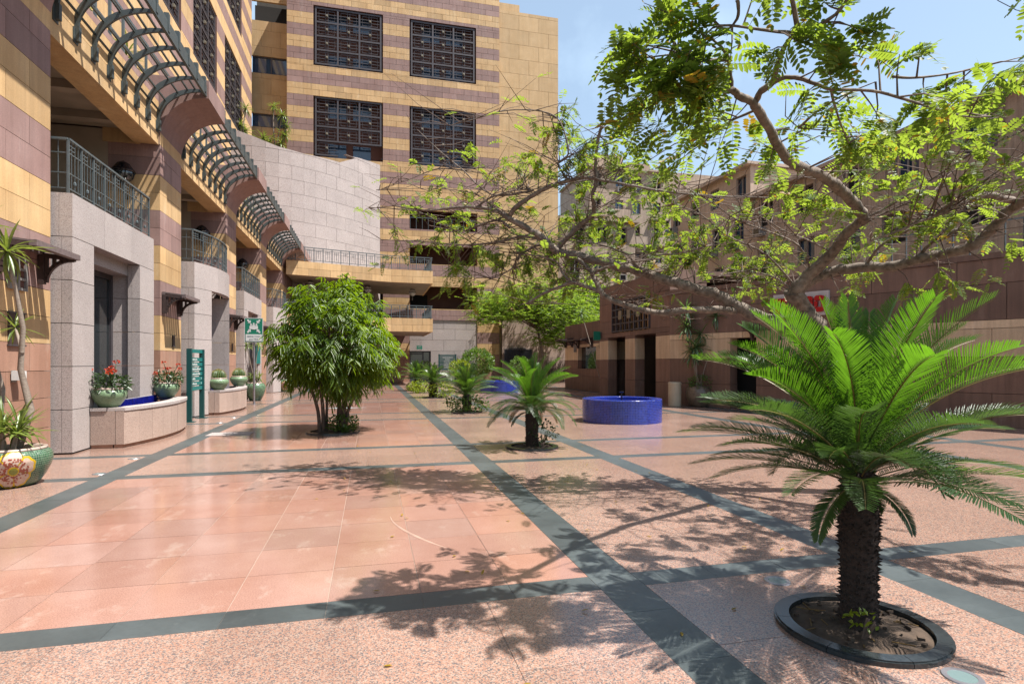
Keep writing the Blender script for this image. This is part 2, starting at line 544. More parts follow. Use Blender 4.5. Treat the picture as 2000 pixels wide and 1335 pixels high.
    def build(s, name, mats, parent=None, smooth=False, kind=None):
        off = BASE.get(parent.name, V((0, 0, 0))) if parent else V((0, 0, 0))
        me = bpy.data.meshes.new(name)
        me.from_pydata([(a[0] - off.x, a[1] - off.y, a[2] - off.z) for a in s.v], [], s.f)
        if not isinstance(mats, (list, tuple)):
            mats = [mats]
        for m in mats:
            me.materials.append(m)
        if len(mats) > 1:
            me.polygons.foreach_set('material_index', s.mi)
        if s.hasuv:
            ul = me.uv_layers.new(name='UVMap')
            i = 0
            for f, u in zip(s.f, s.uv):
                for j in range(len(f)):
                    if u:
                        ul.data[i].uv = u[j]
                    else:
                        p = s.v[f[j]]
                        ul.data[i].uv = (p[0] + p[2] * 0.0, p[1])
                    i += 1
        if smooth:
            me.polygons.foreach_set('use_smooth', [True] * len(me.polygons))
        me.update()
        return link(name, me, parent, kind)
def link(name, me, parent=None, kind=None):
    o = bpy.data.objects.new(name, me)
    COL.objects.link(o)
    if parent:
        o.parent = parent
        BASE[o.name] = BASE.get(parent.name, V((0, 0, 0)))
    if kind:
        o['kind'] = kind
    return o
def thing(name, label, cat, loc=(0, 0, 0), group=None, local=False, rotz=0.0):
    o = bpy.data.objects.new(name, None)
    o.empty_display_size = 0.2
    COL.objects.link(o)
    o.location = loc
    o.rotation_euler = (0, 0, rotz)
    BASE[o.name] = V((0, 0, 0)) if local else V(loc)
    tag(o, label, cat, group)
    return o
def tag(o, label, cat, group=None):
    o['label'] = label
    o['category'] = cat
    if group:
        o['group'] = group
    return o
def dup(root, loc, rotz=0.0, label=None, scale=1.0):
    r = root.copy()
    COL.objects.link(r)
    r.location = loc
    r.rotation_euler = (0, 0, rotz)
    r.scale = (scale, scale, scale)
    BASE[r.name] = V((0, 0, 0))
    if label:
        r['label'] = label
    for ch in list(root.children):
        c = ch.copy()
        COL.objects.link(c)
        c.parent = r
        for g in list(ch.children):
            d = g.copy()
            COL.objects.link(d)
            d.parent = c
    return r
UNIT = {}
def unit(mat):
    if mat.name not in UNIT:
        me = bpy.data.meshes.new('block_' + mat.name)
        b = MB().box(-1, 1, -1, 1, -1, 1)
        me.from_pydata(b.v, [], b.f)
        me.materials.append(mat)
        UNIT[mat.name] = me
    return UNIT[mat.name]
def piece(name, parent, mat, c, a, b, d):
    """one block: centre and three half-edge vectors"""
    o = bpy.data.objects.new(name, unit(mat))
    COL.objects.link(o)
    o.parent = parent
    c = V(c) - BASE.get(parent.name, V((0, 0, 0)))
    a, b, d = V(a), V(b), V(d)
    o.matrix_basis = Matrix(((a.x, b.x, d.x, c.x), (a.y, b.y, d.y, c.y), (a.z, b.z, d.z, c.z), (0, 0, 0, 1)))
    return o
def lay(parent, items, name='stone', limit=300, minpx=7.0):
    """items: (mat, centre, a, b, d).  Largest in view become objects, the rest one joined piece per material"""
    def size(it):
        r = rng_of(it[1])
        e = sorted((it[2].length, it[3].length, it[4].length))
        k = (it[1] - cam.location).normalized()
        n = it[2].cross(it[3]).length * abs(it[4].normalized().dot(k)) + it[2].cross(it[4]).length * abs(it[3].normalized().dot(k)) + it[3].cross(it[4]).length * abs(it[2].normalized().dot(k))
        x = it[1].x * CA - it[1].y * SA
        if it[1].x * SA + it[1].y * CA < 0.5 or abs(x) / r > 0.98:
            return 0
        return n * F * F * 4 / (r * r)
    items = sorted(items, key=size, reverse=True)
    rest = {}
    for i, it in enumerate(items):
        if i < limit and size(it) > minpx * minpx:
            piece(name, parent, *it)
        else:
            rest.setdefault(it[0].name, (it[0], MB()))[1].obox(*it[1:])
    for m, mb in rest.values():
        mb.build(name, m, parent, kind='stuff')
def split_rows(rows, holes):
    out = []
    for (z0, z1, m) in rows:
        cuts = sorted({z0, z1} | {z for h in holes for z in (h[2], h[3]) if z0 + 0.05 < z < z1 - 0.05})
        for a, b in zip(cuts[:-1], cuts[1:]):
            out.append((a, b, m))
    return out
def free_spans(u0, u1, a, b, holes):
    sp = [(u0, u1)]
    for (h0, h1, z0, z1) in holes:
        if z0 < b - 0.06 and z1 > a + 0.06:
            nx = []
            for (p, q) in sp:
                if h1 <= p or h0 >= q:
                    nx.append((p, q))
                else:
                    if h0 > p + 0.02:
                        nx.append((p, h0))
                    if h1 < q - 0.02:
                        nx.append((h1, q))
            sp = nx
    return sp
def masonry(parent, O, u, n, Lw, rows, holes=(), blen=1.0, thick=0.06, gap=0.008, jit=0.003, seed=1, core=None, coreT=0.25, name='stone', limit=300, coremat=None, collect=None):
    """blocks in courses on the plane through O (z ignored) along u, facing n; a core wall behind"""
    rd = random.Random(seed)
    u, n = V(u).normalized(), V(n).normalized()
    O = V(O)
    rws = split_rows(rows, holes)
    items = []
    cb = MB()
    for ri, (a, b, m) in enumerate(rws):
        for (p, q) in free_spans(0, Lw, a, b, holes):
            if core:
                cb.obox(O + u * (p + q) / 2 + V((0, 0, (a + b) / 2)) - n * (thick + coreT / 2), u * (q - p) / 2, n * coreT / 2, V((0, 0, (b - a) / 2)))
            k = max(1, int(round((q - p) / blen)))
            step = (q - p) / k
            offs = 0.5 * step if (ri % 2 and k > 1) else 0.0
            edges = [p] + [p + offs + step * i for i in range(1 if offs == 0 else 0, k + (0 if offs == 0 else 1)) if p + 0.1 < p + offs + step * i < q - 0.1] + [q]
            for e0, e1 in zip(edges[:-1], edges[1:]):
                jt = rd.uniform(0, jit)
                c = O + u * (e0 + e1) / 2 + V((0, 0, (a + b) / 2)) + n * (jt - thick / 2)
                items.append((m, c, u * ((e1 - e0 - gap) / 2), n * (thick / 2), V((0, 0, (b - a - gap) / 2))))
    if collect is not None:
        collect.extend(items)
    else:
        lay(parent, items, name, limit)
    if core:
        cb.build(core, coremat or M_MORTAR, parent)
def np_mesh(name, verts, quads, mat, parent=None, kind=None, smooth=False):
    me = bpy.data.meshes.new(name)
    off = BASE.get(parent.name, V((0, 0, 0))) if parent else V((0, 0, 0))
    verts = np.asarray(verts, dtype=np.float32) - np.array(off, dtype=np.float32)
    q = np.asarray(quads, dtype=np.int32)
    me.vertices.add(len(verts))
    me.vertices.foreach_set('co', verts.ravel())
    me.loops.add(q.size)
    me.loops.foreach_set('vertex_index', q.ravel())
    me.polygons.add(len(q))
    me.polygons.foreach_set('loop_start', np.arange(len(q), dtype=np.int32) * q.shape[1])
    try:
        me.polygons.foreach_set('loop_total', np.full(len(q), q.shape[1], dtype=np.int32))
    except Exception:
        pass
    if smooth:
        me.polygons.foreach_set('use_smooth', np.ones(len(q), dtype=bool))
    me.materials.append(mat)
    me.update(calc_edges=True)
    if parent is None and name.startswith('_'):
        return me
    return link(name, me, parent, kind)
def nrm(a):
    return a / np.maximum(np.linalg.norm(a, axis=-1, keepdims=True), 1e-9)
def leaf_arrays(b, d, up, Ln, Wd, droop=0.15, fold=0.25, wide=(0.32, 0.72)):
    """two-quad folded leaves: base b, direction d, up hint, lengths, widths -> verts, quads"""
    b, d = np.asarray(b, float), nrm(np.asarray(d, float))
    up = np.asarray(up, float)
    side = nrm(np.cross(d, up))
    nn = np.cross(side, d)
    Ln = np.broadcast_to(np.asarray(Ln, float), (len(b),))[:, None]
    Wd = np.broadcast_to(np.asarray(Wd, float), (len(b),))[:, None]
    dz = np.zeros_like(b)
    dz[:, 2] = -1
    def P(t, sd, lift):
        return b + d * Ln * t + dz * (Ln * droop * t * t) + side * Wd * sd + nn * Wd * lift
    vs = np.stack([P(0, 0, 0), P(wide[0], 0.5, fold * 0.5), P(wide[1], 0.42, fold * 0.42), P(1, 0, 0), P(wide[1], -0.42, fold * 0.42), P(wide[0], -0.5, fold * 0.5)], 1).reshape(-1, 3)
    o = np.arange(len(b))[:, None] * 6
    q = np.concatenate([o + np.array([[0, 1, 2, 3]]), o + np.array([[0, 3, 4, 5]])], 0)
    return vs, q

# ================================================================== GROUND
g = MB().box(-500, 500, -500, 500, -0.3, -0.10).build('ground', M_GROUND)
g['kind'] = 'structure'
XB = [-3.55, 1.75, 3.90, 9.60, 11.75]
YB = [-3.4, -1.35, 1.83, 3.87, 9.00, 11.05, 16.40, 18.45, 23.65, 25.70, 30.90, 32.95, 38.1, 40.2, 45.2]
BWX, BWY = 0.34, 0.25
FX0, FX1, FY0, FY1 = -9.0, 20.0, -6.0, 52.0
floor = MB().box(FX0, FX1, FY0, FY1, -0.09, -0.004).build('plaza_floor', M_JOINT)
floor['kind'] = 'structure'
def flat_stone(x0, x1, y0, y1, mat, g=0.005, top=0.0):
    zt = top + random.uniform(-0.0007, 0.0007)
    return (mat, V(((x0 + x1) / 2, (y0 + y1) / 2, zt - 0.012)), V(((x1 - x0 - g) / 2, 0, 0)), V((0, (y1 - y0 - g) / 2, 0)), V((0, 0, 0.012)))
salm, slabs, bands = [], [], []
xe = [FX0] + [x for c in XB for x in (c - BWX / 2, c + BWX / 2)] + [FX1]
ye = [FY0] + [y for c in YB for y in (c - BWY / 2, c + BWY / 2)] + [FY1]
xi = [(xe[i], xe[i + 1]) for i in range(0, len(xe), 2)]
yi = [(ye[i], ye[i + 1]) for i in range(0, len(ye), 2)]
for a, (x0, x1) in enumerate(xi):
    for b, (y0, y1) in enumerate(yi):
        red = (a == 1) and (y1 - y0) > 3
        if red:
            nx, ny = round((x1 - x0) / 0.62), round((y1 - y0) / 0.61)
        else:
            nx, ny = max(1, round((x1 - x0) / 0.88)), max(1, round((y1 - y0) / 0.92))
        for i in range(nx):
            sh = (0.0 if i % 3 == 0 else random.uniform(-0.04, 0.04)) if red else 0
            ys = [y0] + [y0 + (y1 - y0) * (j / ny) + sh for j in range(1, ny)] + [y1]
            for j in range(ny):
                it = flat_stone(x0 + (x1 - x0) * i / nx, x0 + (x1 - x0) * (i + 1) / nx, ys[j], ys[j + 1], M_SALMON if red else M_FGRAN, 0.005 if red else 0.003)
                (salm if red else slabs).append(it)
for c in XB:
    n = int((FY1 - FY0) / 0.62)
    for j in range(n):
        bands.append(flat_stone(c - BWX / 2, c + BWX / 2, FY0 + (FY1 - FY0) * j / n, FY0 + (FY1 - FY0) * (j + 1) / n, M_SLATE, 0.003))
for c in YB:
    for (x0, x1) in xi:
        n = max(1, round((x1 - x0) / 0.66))
        for i in range(n):
            bands.append(flat_stone(x0 + (x1 - x0) * i / n, x0 + (x1 - x0) * (i + 1) / n, c - BWY / 2, c + BWY / 2, M_SLATE, 0.003))
lay(floor, salm, 'tile', 300, 9)
lay(floor, slabs, 'paving_slab', 200, 9)
lay(floor, bands, 'border_stone', 200, 9)
# thin pale star lying on the paving
st = MB()
pts = []
for k in range(16):
    r = (0.80 if k % 4 == 0 else 0.42 if k % 2 == 0 else 0.30)
    pts.append((-0.95 + r * math.cos(math.pi * k / 8), 20.95 + r * math.sin(math.pi * k / 8)))
st.prism(pts, 'z', 0.0015, 0.0045)
tag(st.build('paving_star', plain('pale_star', (0.50, 0.56, 0.60), 0.25)), 'pale eight pointed star on the red paving', 'inlay')

# ================================================================== LEFT BUILDING
PX = -5.35            # pilaster face
PER = 6.95
ST = 0.915
def lrow(z0, z1, half=True):
    rows = []
    n = 0
    while True:
        a, b = 0.09 + ST * n, 0.09 + ST * (n + 1)
        if a > z1:
            break
        m = M_RED if n < 2 else (M_TAN if n % 2 == 0 else M_MAUVE)
        if n == 0:
            a = 0.0
        for (p, q) in (((a, (a + b) / 2), ((a + b) / 2, b)) if half else ((a, b),)):
            p, q = max(p, z0), min(q, z1)
            if q - p > 0.05:
                rows.append((p, q, m))
        n += 1
    return rows
LB = thing('colonnaded_building', 'striped sandstone building on the left with colonnade, balconies and steel pergolas', 'building', (PX, 20.0, 0.0))
BEAM0, BEAM1 = 7.27, 8.40
for n in range(6):
    y0 = (9.67 + PER * n) if n else 6.4
    y1 = 11.42 + PER * n
    if n == 5:
        y1 = 39.5
    core = MB().box(PX - 0.07, PX - 1.2, y0 + 0.07, y1 - 0.05, 0, BEAM0).build('pilaster', M_MORTAR, LB)
    lim = 90 if n < 3 else 20
    items = []
    masonry(core, (PX, y0 + 0.06, 0), (0, 1, 0), (1, 0, 0), y1 - y0 - 0.06, lrow(0, BEAM0 + 0.03, n < 3), blen=1.05 if n else 1.3, gap=0.009, seed=n, collect=items)
    masonry(core, (PX - 1.2, y0 + 0.06, 0), (1, 0, 0), (0, -1, 0), 1.2, lrow(0, BEAM0 + 0.03, n < 3), blen=1.3, gap=0.009, seed=n + 20, collect=items)
    lay(core, items, 'stone', lim)
    # curved corbel on top: same quarter vault as the pergola ribs
    arc = []
    for k in range(11):
        th = R(90 * k / 10)
        arc.append((PX + 1.12 - 1.12 * math.cos(th), 7.42 + 1.20 * math.sin(th)))
    poly = [(PX - 0.45, 7.30), (PX, 7.30)] + arc + [(PX + 1.17, 8.62), (PX + 1.17, 9.10), (PX - 0.45, 9.10)]
    cb = MB().prism(poly[::-1], 'y', y0 + 0.02, y1 - 0.02)
    cb = cb.build('corbel', [M_MAUVE, M_RED, M_TAN], LB)
    for f in cb.data.polygons:
        if abs(f.normal.y) < 0.5 and f.normal.z < 0.2 and f.center.x < 1.13:
            f.material_index = 2 if f.center.x < 0.34 else 1
    hd = MB().box(PX - 1.3, PX - 0.46, y0, y1, BEAM0 + 0.002, 9.0)
    hd.build('pier_head', M_TAN, LB)
def plan_front(n):
    """outer line of the granite bay n: x as a function of y"""
    a, b = 11.50 + PER * n, 15.35 + PER * n
    c, hw = (a + b) / 2, (b - a) / 2
    if n % 2 == 0:
        return a, b, (lambda y: -5.06)
    return a, b, (lambda y: -4.62 - 0.40 * ((y - c) / hw) ** 2)
def strip(mb, fx, ya, yb, z0, z1, t, seg=5, off=0.0):
    ys = [ya + (yb - ya) * i / seg for i in range(seg + 1)]
    poly = [(fx(y) + off, y) for y in ys] + [(fx(y) + off - t, y) for y in ys[::-1]]
    mb.prism(poly[::-1], 'z', z0, z1)
for n in range(5):
    yA, yB = (11.42 + PER * n), (16.62 + PER * n)
    # lintel over the balcony, slab, back wall and ceiling
    lt = MB().box(PX - 0.52, PX - 0.075, yA, yB, BEAM0 + 0.06, BEAM1).build('lintel', M_MORTAR, LB)
    it = []
    masonry(lt, (PX - 0.02, yA + 0.002, 0), (0, 1, 0), (1, 0, 0), yB - yA - 0.004, [(BEAM0, BEAM0 + 0.56, M_TAN), (BEAM0 + 0.56, BEAM1, M_TAN)], blen=1.3, seed=40 + n, collect=it)
    lay(lt, it, 'stone', 12 if n < 3 else 4)
    MB().box(PX - 0.58, PX - 0.085, yA, yB, BEAM0 + 0.012, BEAM0 + 0.06).build('lintel_soffit', M_TAN, LB)
    MB().box(-9.1, PX - 0.02, yA - 1.7, yB, 8.402, 8.55).build('terrace_slab', M_MAUVE, LB)
    cl = MB().box(-9.1, PX - 0.6, yA, yB, 7.62, 7.72)
    for k in range(3):
        cl.box(-9.0, PX - 0.62, yA + 1.0 + 1.6 * k, yA + 1.25 + 1.6 * k, 7.44, 7.615)
    cl.build('balcony_ceiling', M_PLASTER, LB)
    MB().box(-9.3, -9.0, yA - 1.75, yB, 0, 8.4).build('balcony_back_wall', M_PLASTER, LB)
    MB().box(-9.0, -5.6, yA, yB, 4.25, 4.45).build('balcony_floor', M_PLASTER, LB)
    MB().box(-9.0, PX - 1.2, yA - 1.7, yA - 1.5, 4.45, 7.6).build('party_wall', M_PLASTER, LB)
    # ------------------------------------------------ granite bay
    a, b, fx = plan_front(n)
    bay = MB().box(-5.9, -5.7, a + 0.1, b - 0.1, 3.86, 4.44).build('granite_bay', M_MORTAR, LB)
    rows = [(0.03 + 0.755 * i, 0.03 + 0.755 * (i + 1)) for i in range(5)] + [(3.805, 4.56)]
    lp, rp = a + 0.80, b - 0.85
    gp = 0.012
    for (z0, z1) in rows:
        if z0 < 3.7:
            for (p, q) in ((a, lp), (rp, b)):
                m = MB()
                strip(m, fx, p, q, z0, z1 - gp, 0.16, 4, random.uniform(0, 0.002))
                m.build('slab', M_GRAN, bay)
            # left flank and inner jambs
            f0 = fx(a)
            piece('slab', bay, M_GRAN, ((f0 - 0.165 - 6.0) / 2, a + 0.05, (z0 + z1 - gp) / 2), ((f0 - 0.165 + 6.0) / 2, 0, 0), (0, 0.05, 0), (0, 0, (z1 - z0 - gp) / 2))
            f1 = fx(rp)
            piece('slab', bay, M_GRAN, ((f1 - 0.163 - 5.30) / 2, rp + 0.05, (z0 + z1 - gp) / 2), ((f1 - 0.163 + 5.30) / 2, 0, 0), (0, 0.05, 0), (0, 0, (z1 - z0 - gp) / 2))
            piece('slab', bay, M_GRAN, (-5.50, rp + 0.17, (z0 + z1 - gp) / 2), (0.197, 0, 0), (0, 0.10, 0), (0, 0, (z1 - z0 - gp) / 2))
            piece('slab', bay, M_GRAN, (-5.50, lp - 0.12, (z0 + z1 - gp) / 2), (0.197, 0, 0), (0, 0.10, 0), (0, 0, (z1 - z0 - gp) / 2))
        else:
            e = [a, a + 1.25, a + 2.55, b]
            for p, q in zip(e[:-1], e[1:]):
                m = MB()
                strip(m, fx, p, q - 0.006, z0, z1, 0.20, 5, random.uniform(0, 0.002))
                m.build('slab', M_GRAN, bay)
            f0 = fx(a)
            piece('slab', bay, M_GRAN, ((f0 - 0.205 - 6.0) / 2, a + 0.05, (z0 + z1) / 2), ((f0 - 0.205 + 6.0) / 2, 0, 0), (0, 0.05, 0), (0, 0, (z1 - z0) / 2))
    MB().box(-5.30, min(fx(a), fx(b)) - 0.21, a + 0.101, b, 3.80, 4.45).build('lintel_block', M_GRAN, LB)
    MB().box(-5.9, -5.305, lp - 0.15, rp + 0.25, 3.55, 3.85).build('inner_lintel', M_GRAN, LB)
    MB().box(PX - 1.3, PX - 1.0, b - 0.1, yB, 0, 4.4).build('niche_wall', M_MAUVE, LB)
    # window
    wy0, wy1 = lp - 0.02, rp + 0.07
    wf = MB()
    for (p, q) in ((wy0, wy0 + 0.09), (wy1 - 0.09, wy1)):
        wf.box(-5.72, -5.62, p, q, 0.0, 3.549)
    for (z0, z1) in ((0.0, 0.12), (1.00, 1.16), (3.44, 3.549)):
        wf.box(-5.715, -5.625, wy0 + 0.0905, wy1 - 0.0905, z0, z1)
    wn = wf.build('window_frame', M_GRILLE, LB)
    MB().box(-5.685, -5.665, wy0 + 0.08, wy1 - 0.08, 0.1, 3.50).build('glass', M_GLASS, wn)
    MB().box(-8.9, -6.2, yA, yB, 0.0, 0.02).build('inner_floor', M_INNER, LB)
    # ------------------------------------------------ railing
    rl = MB()
    N = 9
    ys = [a + 0.06 + (b - a - 0.12) * i / (N - 1) for i in range(N)]
    P = [V((fx(y) - 0.09, y, 0)) for y in ys]
    back = V((-5.75, a + 0.06, 0))
    line = [back] + P
    for i, p in enumerate(line):
        if i:
            rl.box(p.x - 0.017, p.x + 0.017, p.y - 0.017, p.y + 0.017, 4.56, 5.50)
    fine = MB()
    for p, q in zip(line[:-1], line[1:]):
        up = V((0, 0, 1))
        rl.bar(p + up * 5.52, q + up * 5.52, 0.06, 0.035)
        for z in (4.66, 4.93, 5.28):
            rl.bar(p + up * z, q + up * z, 0.016, 0.016)
        for z in (5.35, 5.42):
            fine.bar(p + up * z, (p + q) / 2 + up * z, 0.014, 0.014)
        for k in range(1, 4):
            c = p + (q - p) * k / 4
            fine.bar(c + up * 4.66, c + up * 5.50, 0.011, 0.011)
        fine.lathe([(0.002, 0), (0.026, 0.03), (0.026, 0.07), (0.002, 0.10)], 6, (p + q) / 2 + up * 4.74)
    rail = rl.build('railing', M_RAIL, LB)
    fine.hasuv = False
    fine.build('baluster', M_RAIL, rail, kind='stuff')
    # ------------------------------------------------ pergola
    yp0 = 11.42 + PER * n
    pg = MB().box(PX + 1.06, PX + 1.12, yp0 - 0.25, yp0 + 5.45, 8.66, 8.96).build('pergola', M_IRON, LB)
    ribs_y = [yp0 + 0.18 + 0.70 * i for i in range(8) if yp0 + 0.18 + 0.70 * i < yp0 + 5.15]
    m = MB()
    N = 12
    for i in range(N):
        quad = []
        for k in (i, i + 1):
            th = R(90 * k / N)
            w = 0.038 + 0.026 * math.sin(2 * th)
            for rr in (-w, w):
                quad.append((-1.06 * math.cos(th) * (1 + rr), 0.88 * math.sin(th) * (1 + rr)))
        for s in (-0.03,):
            m.prism([(quad[0][0], quad[0][1]), (quad[2][0], quad[2][1]), (quad[3][0], quad[3][1]), (quad[1][0], quad[1][1])][::-1], 'y', -0.027, 0.027)
    m.box(-1.11, -0.99, -0.045, 0.045, -0.26, 0.02)
    m.box(-1.08, -1.06, -0.09, 0.09, -0.30, -0.02)
    m.box(-0.02, 0.075, -0.05, 0.05, 0.86, 1.26)
    me = None
    for y in ribs_y:
        base = V((PX + 1.06, y, 7.86))
        if me is None:
            o = m.build('rib', M_IRON, None)
            me = o.data
            bpy.data.objects.remove(o)
        o = link('rib', me, pg)
        o.location = base - BASE[pg.name]
    for th in (14, 34, 56, 70, 80):
        th = R(th)
        x, z = PX + 1.06 - 1.06 * math.cos(th), 7.86 + 0.88 * math.sin(th) + 0.05
        MB().box(x - 0.018, x + 0.018, yp0 - 0.02, yp0 + 5.22, z - 0.018, z + 0.018).build('purlin', M_IRON, pg)
    tr = MB()
    for k in range(8):
        y = yp0 + 0.2 + 0.70 * k
        tr.box(PX - 0.30, PX - 0.25, y - 0.03, y + 0.03, 8.55, 9.75)
    tr.box(PX - 0.31, PX - 0.24, yp0 - 1.7, yp0 + 5.2, 9.75, 9.82)
    tr.box(PX - 0.29, PX - 0.26, yp0 - 1.7, yp0 + 5.2, 9.05, 9.09)
    tr.build('terrace_railing', M_RAIL, LB)

# set-back upper storeys
def prow(z0, z1, first=2.28, st=0.94, half=True):
    rows = []
    k = -3
    while first + st * k < z1:
        a, b = first + st * k, first + st * (k + 1)
        m = M_RED if k < 0 else (M_MAUVE if k % 2 else M_TAN)
        for (p, q) in (((a, (a + b) / 2), ((a + b) / 2, b)) if half else ((a, b),)):
            p, q = max(p, z0), min(q, z1)
            if q - p > 0.05:
                rows.append((p, q, m))
        k += 1
    return rows
def grille_window(parent, O, u, n, w, z0, z1, skip=()):
    """deep recess with a steel grille of 3 x 4 panels, a boss in the middle of each"""
    u, n, O = V(u), V(n), V(O)
    O = V((O.x, O.y, 0))
    h = z1 - z0
    zc = (z0 + z1) / 2
    bx = MB()
    bx.obox(O + u * w / 2 - n * 0.95 + V((0, 0, zc)), u * w / 2, n * 0.05, V((0, 0, h / 2)))
    wg = bx.build('window_grille', M_INNER, parent)
    rv = MB()
    rv.obox(O - u * 0.04 - n * 0.45 + V((0, 0, zc)), u * 0.04, n * 0.45, V((0, 0, h / 2)))
    rv.obox(O + u * (w + 0.04) - n * 0.45 + V((0, 0, zc)), u * 0.04, n * 0.45, V((0, 0, h / 2)))
    rv.obox(O + u * w / 2 - n * 0.45 + V((0, 0, z1 + 0.04)), u * (w / 2 + 0.08), n * 0.45, V((0, 0, 0.04)))
    rv.obox(O + u * w / 2 - n * 0.45 + V((0, 0, z0 - 0.04)), u * (w / 2 + 0.08), n * 0.45, V((0, 0, 0.04)))
    rv.build('reveal', M_INNER, wg)
    for (f0, f1, g0, g1) in ((0.20, 0.46, 0.72, 0.98), (0.56, 0.82, 0.72, 0.98), (0.20, 0.46, 0.05, 0.28), (0.56, 0.82, 0.05, 0.28)):
        gl = MB().obox(O + u * w * (f0 + f1) / 2 - n * 0.88 + V((0, 0, z0 + h * (g0 + g1) / 2)), u * w * (f1 - f0) / 2, n * 0.02, V((0, 0, h * (g1 - g0) / 2)))
        gl.build('glass', M_BGLASS, wg)
    fr = MB()
    fi = MB()
    i0, i1, j0, j1 = 0.18, w - 0.18, z0 + 0.20, z1 - 0.14
    cx, cz = (i1 - i0) / 3, (j1 - j0) / 4
    def A(a, z, dn=0.12):
        return O + u * a + n * (-dn) + V((0, 0, z))
    bmw = 0.13
    for k in range(4):
        zlo = j0 + (cz if k in skip else 0)
        fr.obox(A(i0 + cx * k, (zlo + j1) / 2), u * bmw / 2, n * 0.07, V((0, 0, (j1 - zlo) / 2 + 0.065)))
    for k in range(5):
        a1 = i0 + cx if (k == 0 and skip) else i1
        fr.obox(A((i0 + a1) / 2, j0 + cz * k, 0.115), u * ((a1 - i0) / 2), n * 0.06, V((0, 0, bmw / 2)))
    for k in range(4):
        zz = j0 + cz * k
        fr.obox(A(0.08, zz + 0.1, 0.3), u * 0.08, n * 0.05, V((0, 0, 0.05)))
        fr.obox(A(w - 0.08, zz + 0.1, 0.3), u * 0.08, n * 0.05, V((0, 0, 0.05)))
    for i in range(3):
        for j in range(4):
            if skip and j == 0 and i > 0:
                continue
            c0, c1 = i0 + cx * i, i0 + cx * (i + 1)
            d0, d1 = j0 + cz * j, j0 + cz * (j + 1)
            mx, mz = (c0 + c1) / 2, (d0 + d1) / 2
            for f in (-0.09, 0.09):
                fi.obox(A(mx + f, mz), u * 0.022, n * 0.02, V((0, 0, cz * 0.42)))
            for f in (-0.30, -0.10, 0.10, 0.30):
                fi.obox(A(mx, mz + f * cz * 1.1, 0.10), u * cx * (0.5 if abs(f) < 0.2 else 0.36), n * 0.015, V((0, 0, 0.02)))
            for f in (-0.36, 0.36):
                fi.obox(A(mx + f * cx, mz, 0.11), u * 0.012, n * 0.012, V((0, 0, cz * 0.34)))
            bs = MB().obox(A(mx, mz, 0.06), u * 0.085, n * 0.05, V((0, 0, 0.085)))
            bs.obox(A(mx, mz, 0.0), u * 0.045, n * 0.02, V((0, 0, 0.045)))
            bs.build('boss', M_BRASS, wg)
    fr.build('frame', M_GRILLE, wg)
    fi.build('bar', M_GRILLE, wg, kind='stuff')
UX = -9.2
ZR = [(18.1, 23.0), (25.4, 30.2)]
uw = MB().box(UX - 1.2, UX - 1.0, 8, 50, 8.4, 34).build('upper_wall', M_INNER, LB)
holes = []
for (p, q) in ((13.4, 18.0), (20.2, 24.8), (27.0, 31.6), (33.6, 38.4), (40.4, 45.3)):
    for (a, b) in ZR:
        holes.append((p - 8, q - 8, a, b))
        if not (q < 20 and a > 20):
            grille_window(LB, (UX, p, 0), (0, 1, 0), (1, 0, 0), q - p, a, b)
masonry(uw, (UX, 8, 0), (0, 1, 0), (1, 0, 0), 41.0, prow(8.55, 34, half=False), holes, blen=1.7, gap=0.015, seed=77, thick=0.25, limit=200)
MB().box(UX - 0.9, UX - 0.26, 8, 26.9, 8.4, 17.9).build('upper_wall_core', M_MORTAR, LB)

# ================================================================== FAR BUILDING
FY = 48.0
FB = thing('striped_office_building', 'tall striped sandstone building at the far end with big dark grille windows', 'building', (2.0, FY, 0.0))
FXL, FXR, FTOP = -6.45, 10.80, 33.4
holes = []
for i, (a, b) in enumerate(((-4.45, 0.98), (3.14, 8.75))):
    for j, (z0, z1) in enumerate(ZR):
        holes.append((a - FXL, b - FXL, z0, z1))
        grille_window(FB, (a, FY, 0), (1, 0, 0), (0, -1, 0), b - a, z0, z1, skip=(1, 2, 3) if (i == 0 and j == 0) else ())
LO = (3.14 - FXL, 8.86 - FXL)
for z0, z1 in ((0.0, 5.17), (6.12, 7.98), (9.86, 11.42), (12.75, 14.35)):
    holes.append((LO[0], LO[1], z0, z1))
holes.append((0, 0.98 - FXL, 0, 8.0))
fc = MB().box(FXL, FXR, FY + 3.2, FY + 3.4, 0, FTOP).build('facade', M_INNER, FB)
masonry(fc, (FXL, FY, 0), (1, 0, 0), (0, -1, 0), FXR - FXL, prow(0, FTOP), holes, blen=1.25, gap=0.016, thick=0.30, jit=0.006, seed=5, limit=300)
MB().box(FXL, FXR, FY + 0.9, FY + 3.2, FTOP - 0.3, FTOP - 0.02).build('roof', M_PANEL, FB)
for z in (6.10, 9.84, 12.73, 5.15):
    MB().box(3.14, 8.86, FY + 0.31, FY + 3.2, z - 0.2, z).build('loggia_floor', M_INNER, FB)
for x in (3.10, 8.90):
    MB().box(x - 0.1, x + 0.1, FY + 0.305, FY + 3.2, 0, 17.9).build('loggia_side', M_INNER, FB)
MB().box(3.3, 4.9, FY + 3.0, FY + 3.19, 5.2, 7.6).build('loggia_door', M_DARK, FB)
lr = MB()
for k in range(12):
    lr.box(3.2 + 0.5 * k - 0.015, 3.2 + 0.5 * k + 0.015, FY + 0.1, FY + 0.13, 12.76, 13.7)
lr.box(3.14, 8.86, FY + 0.09, FY + 0.14, 13.7, 13.75)
lr.build('railing', M_RAIL, FB)
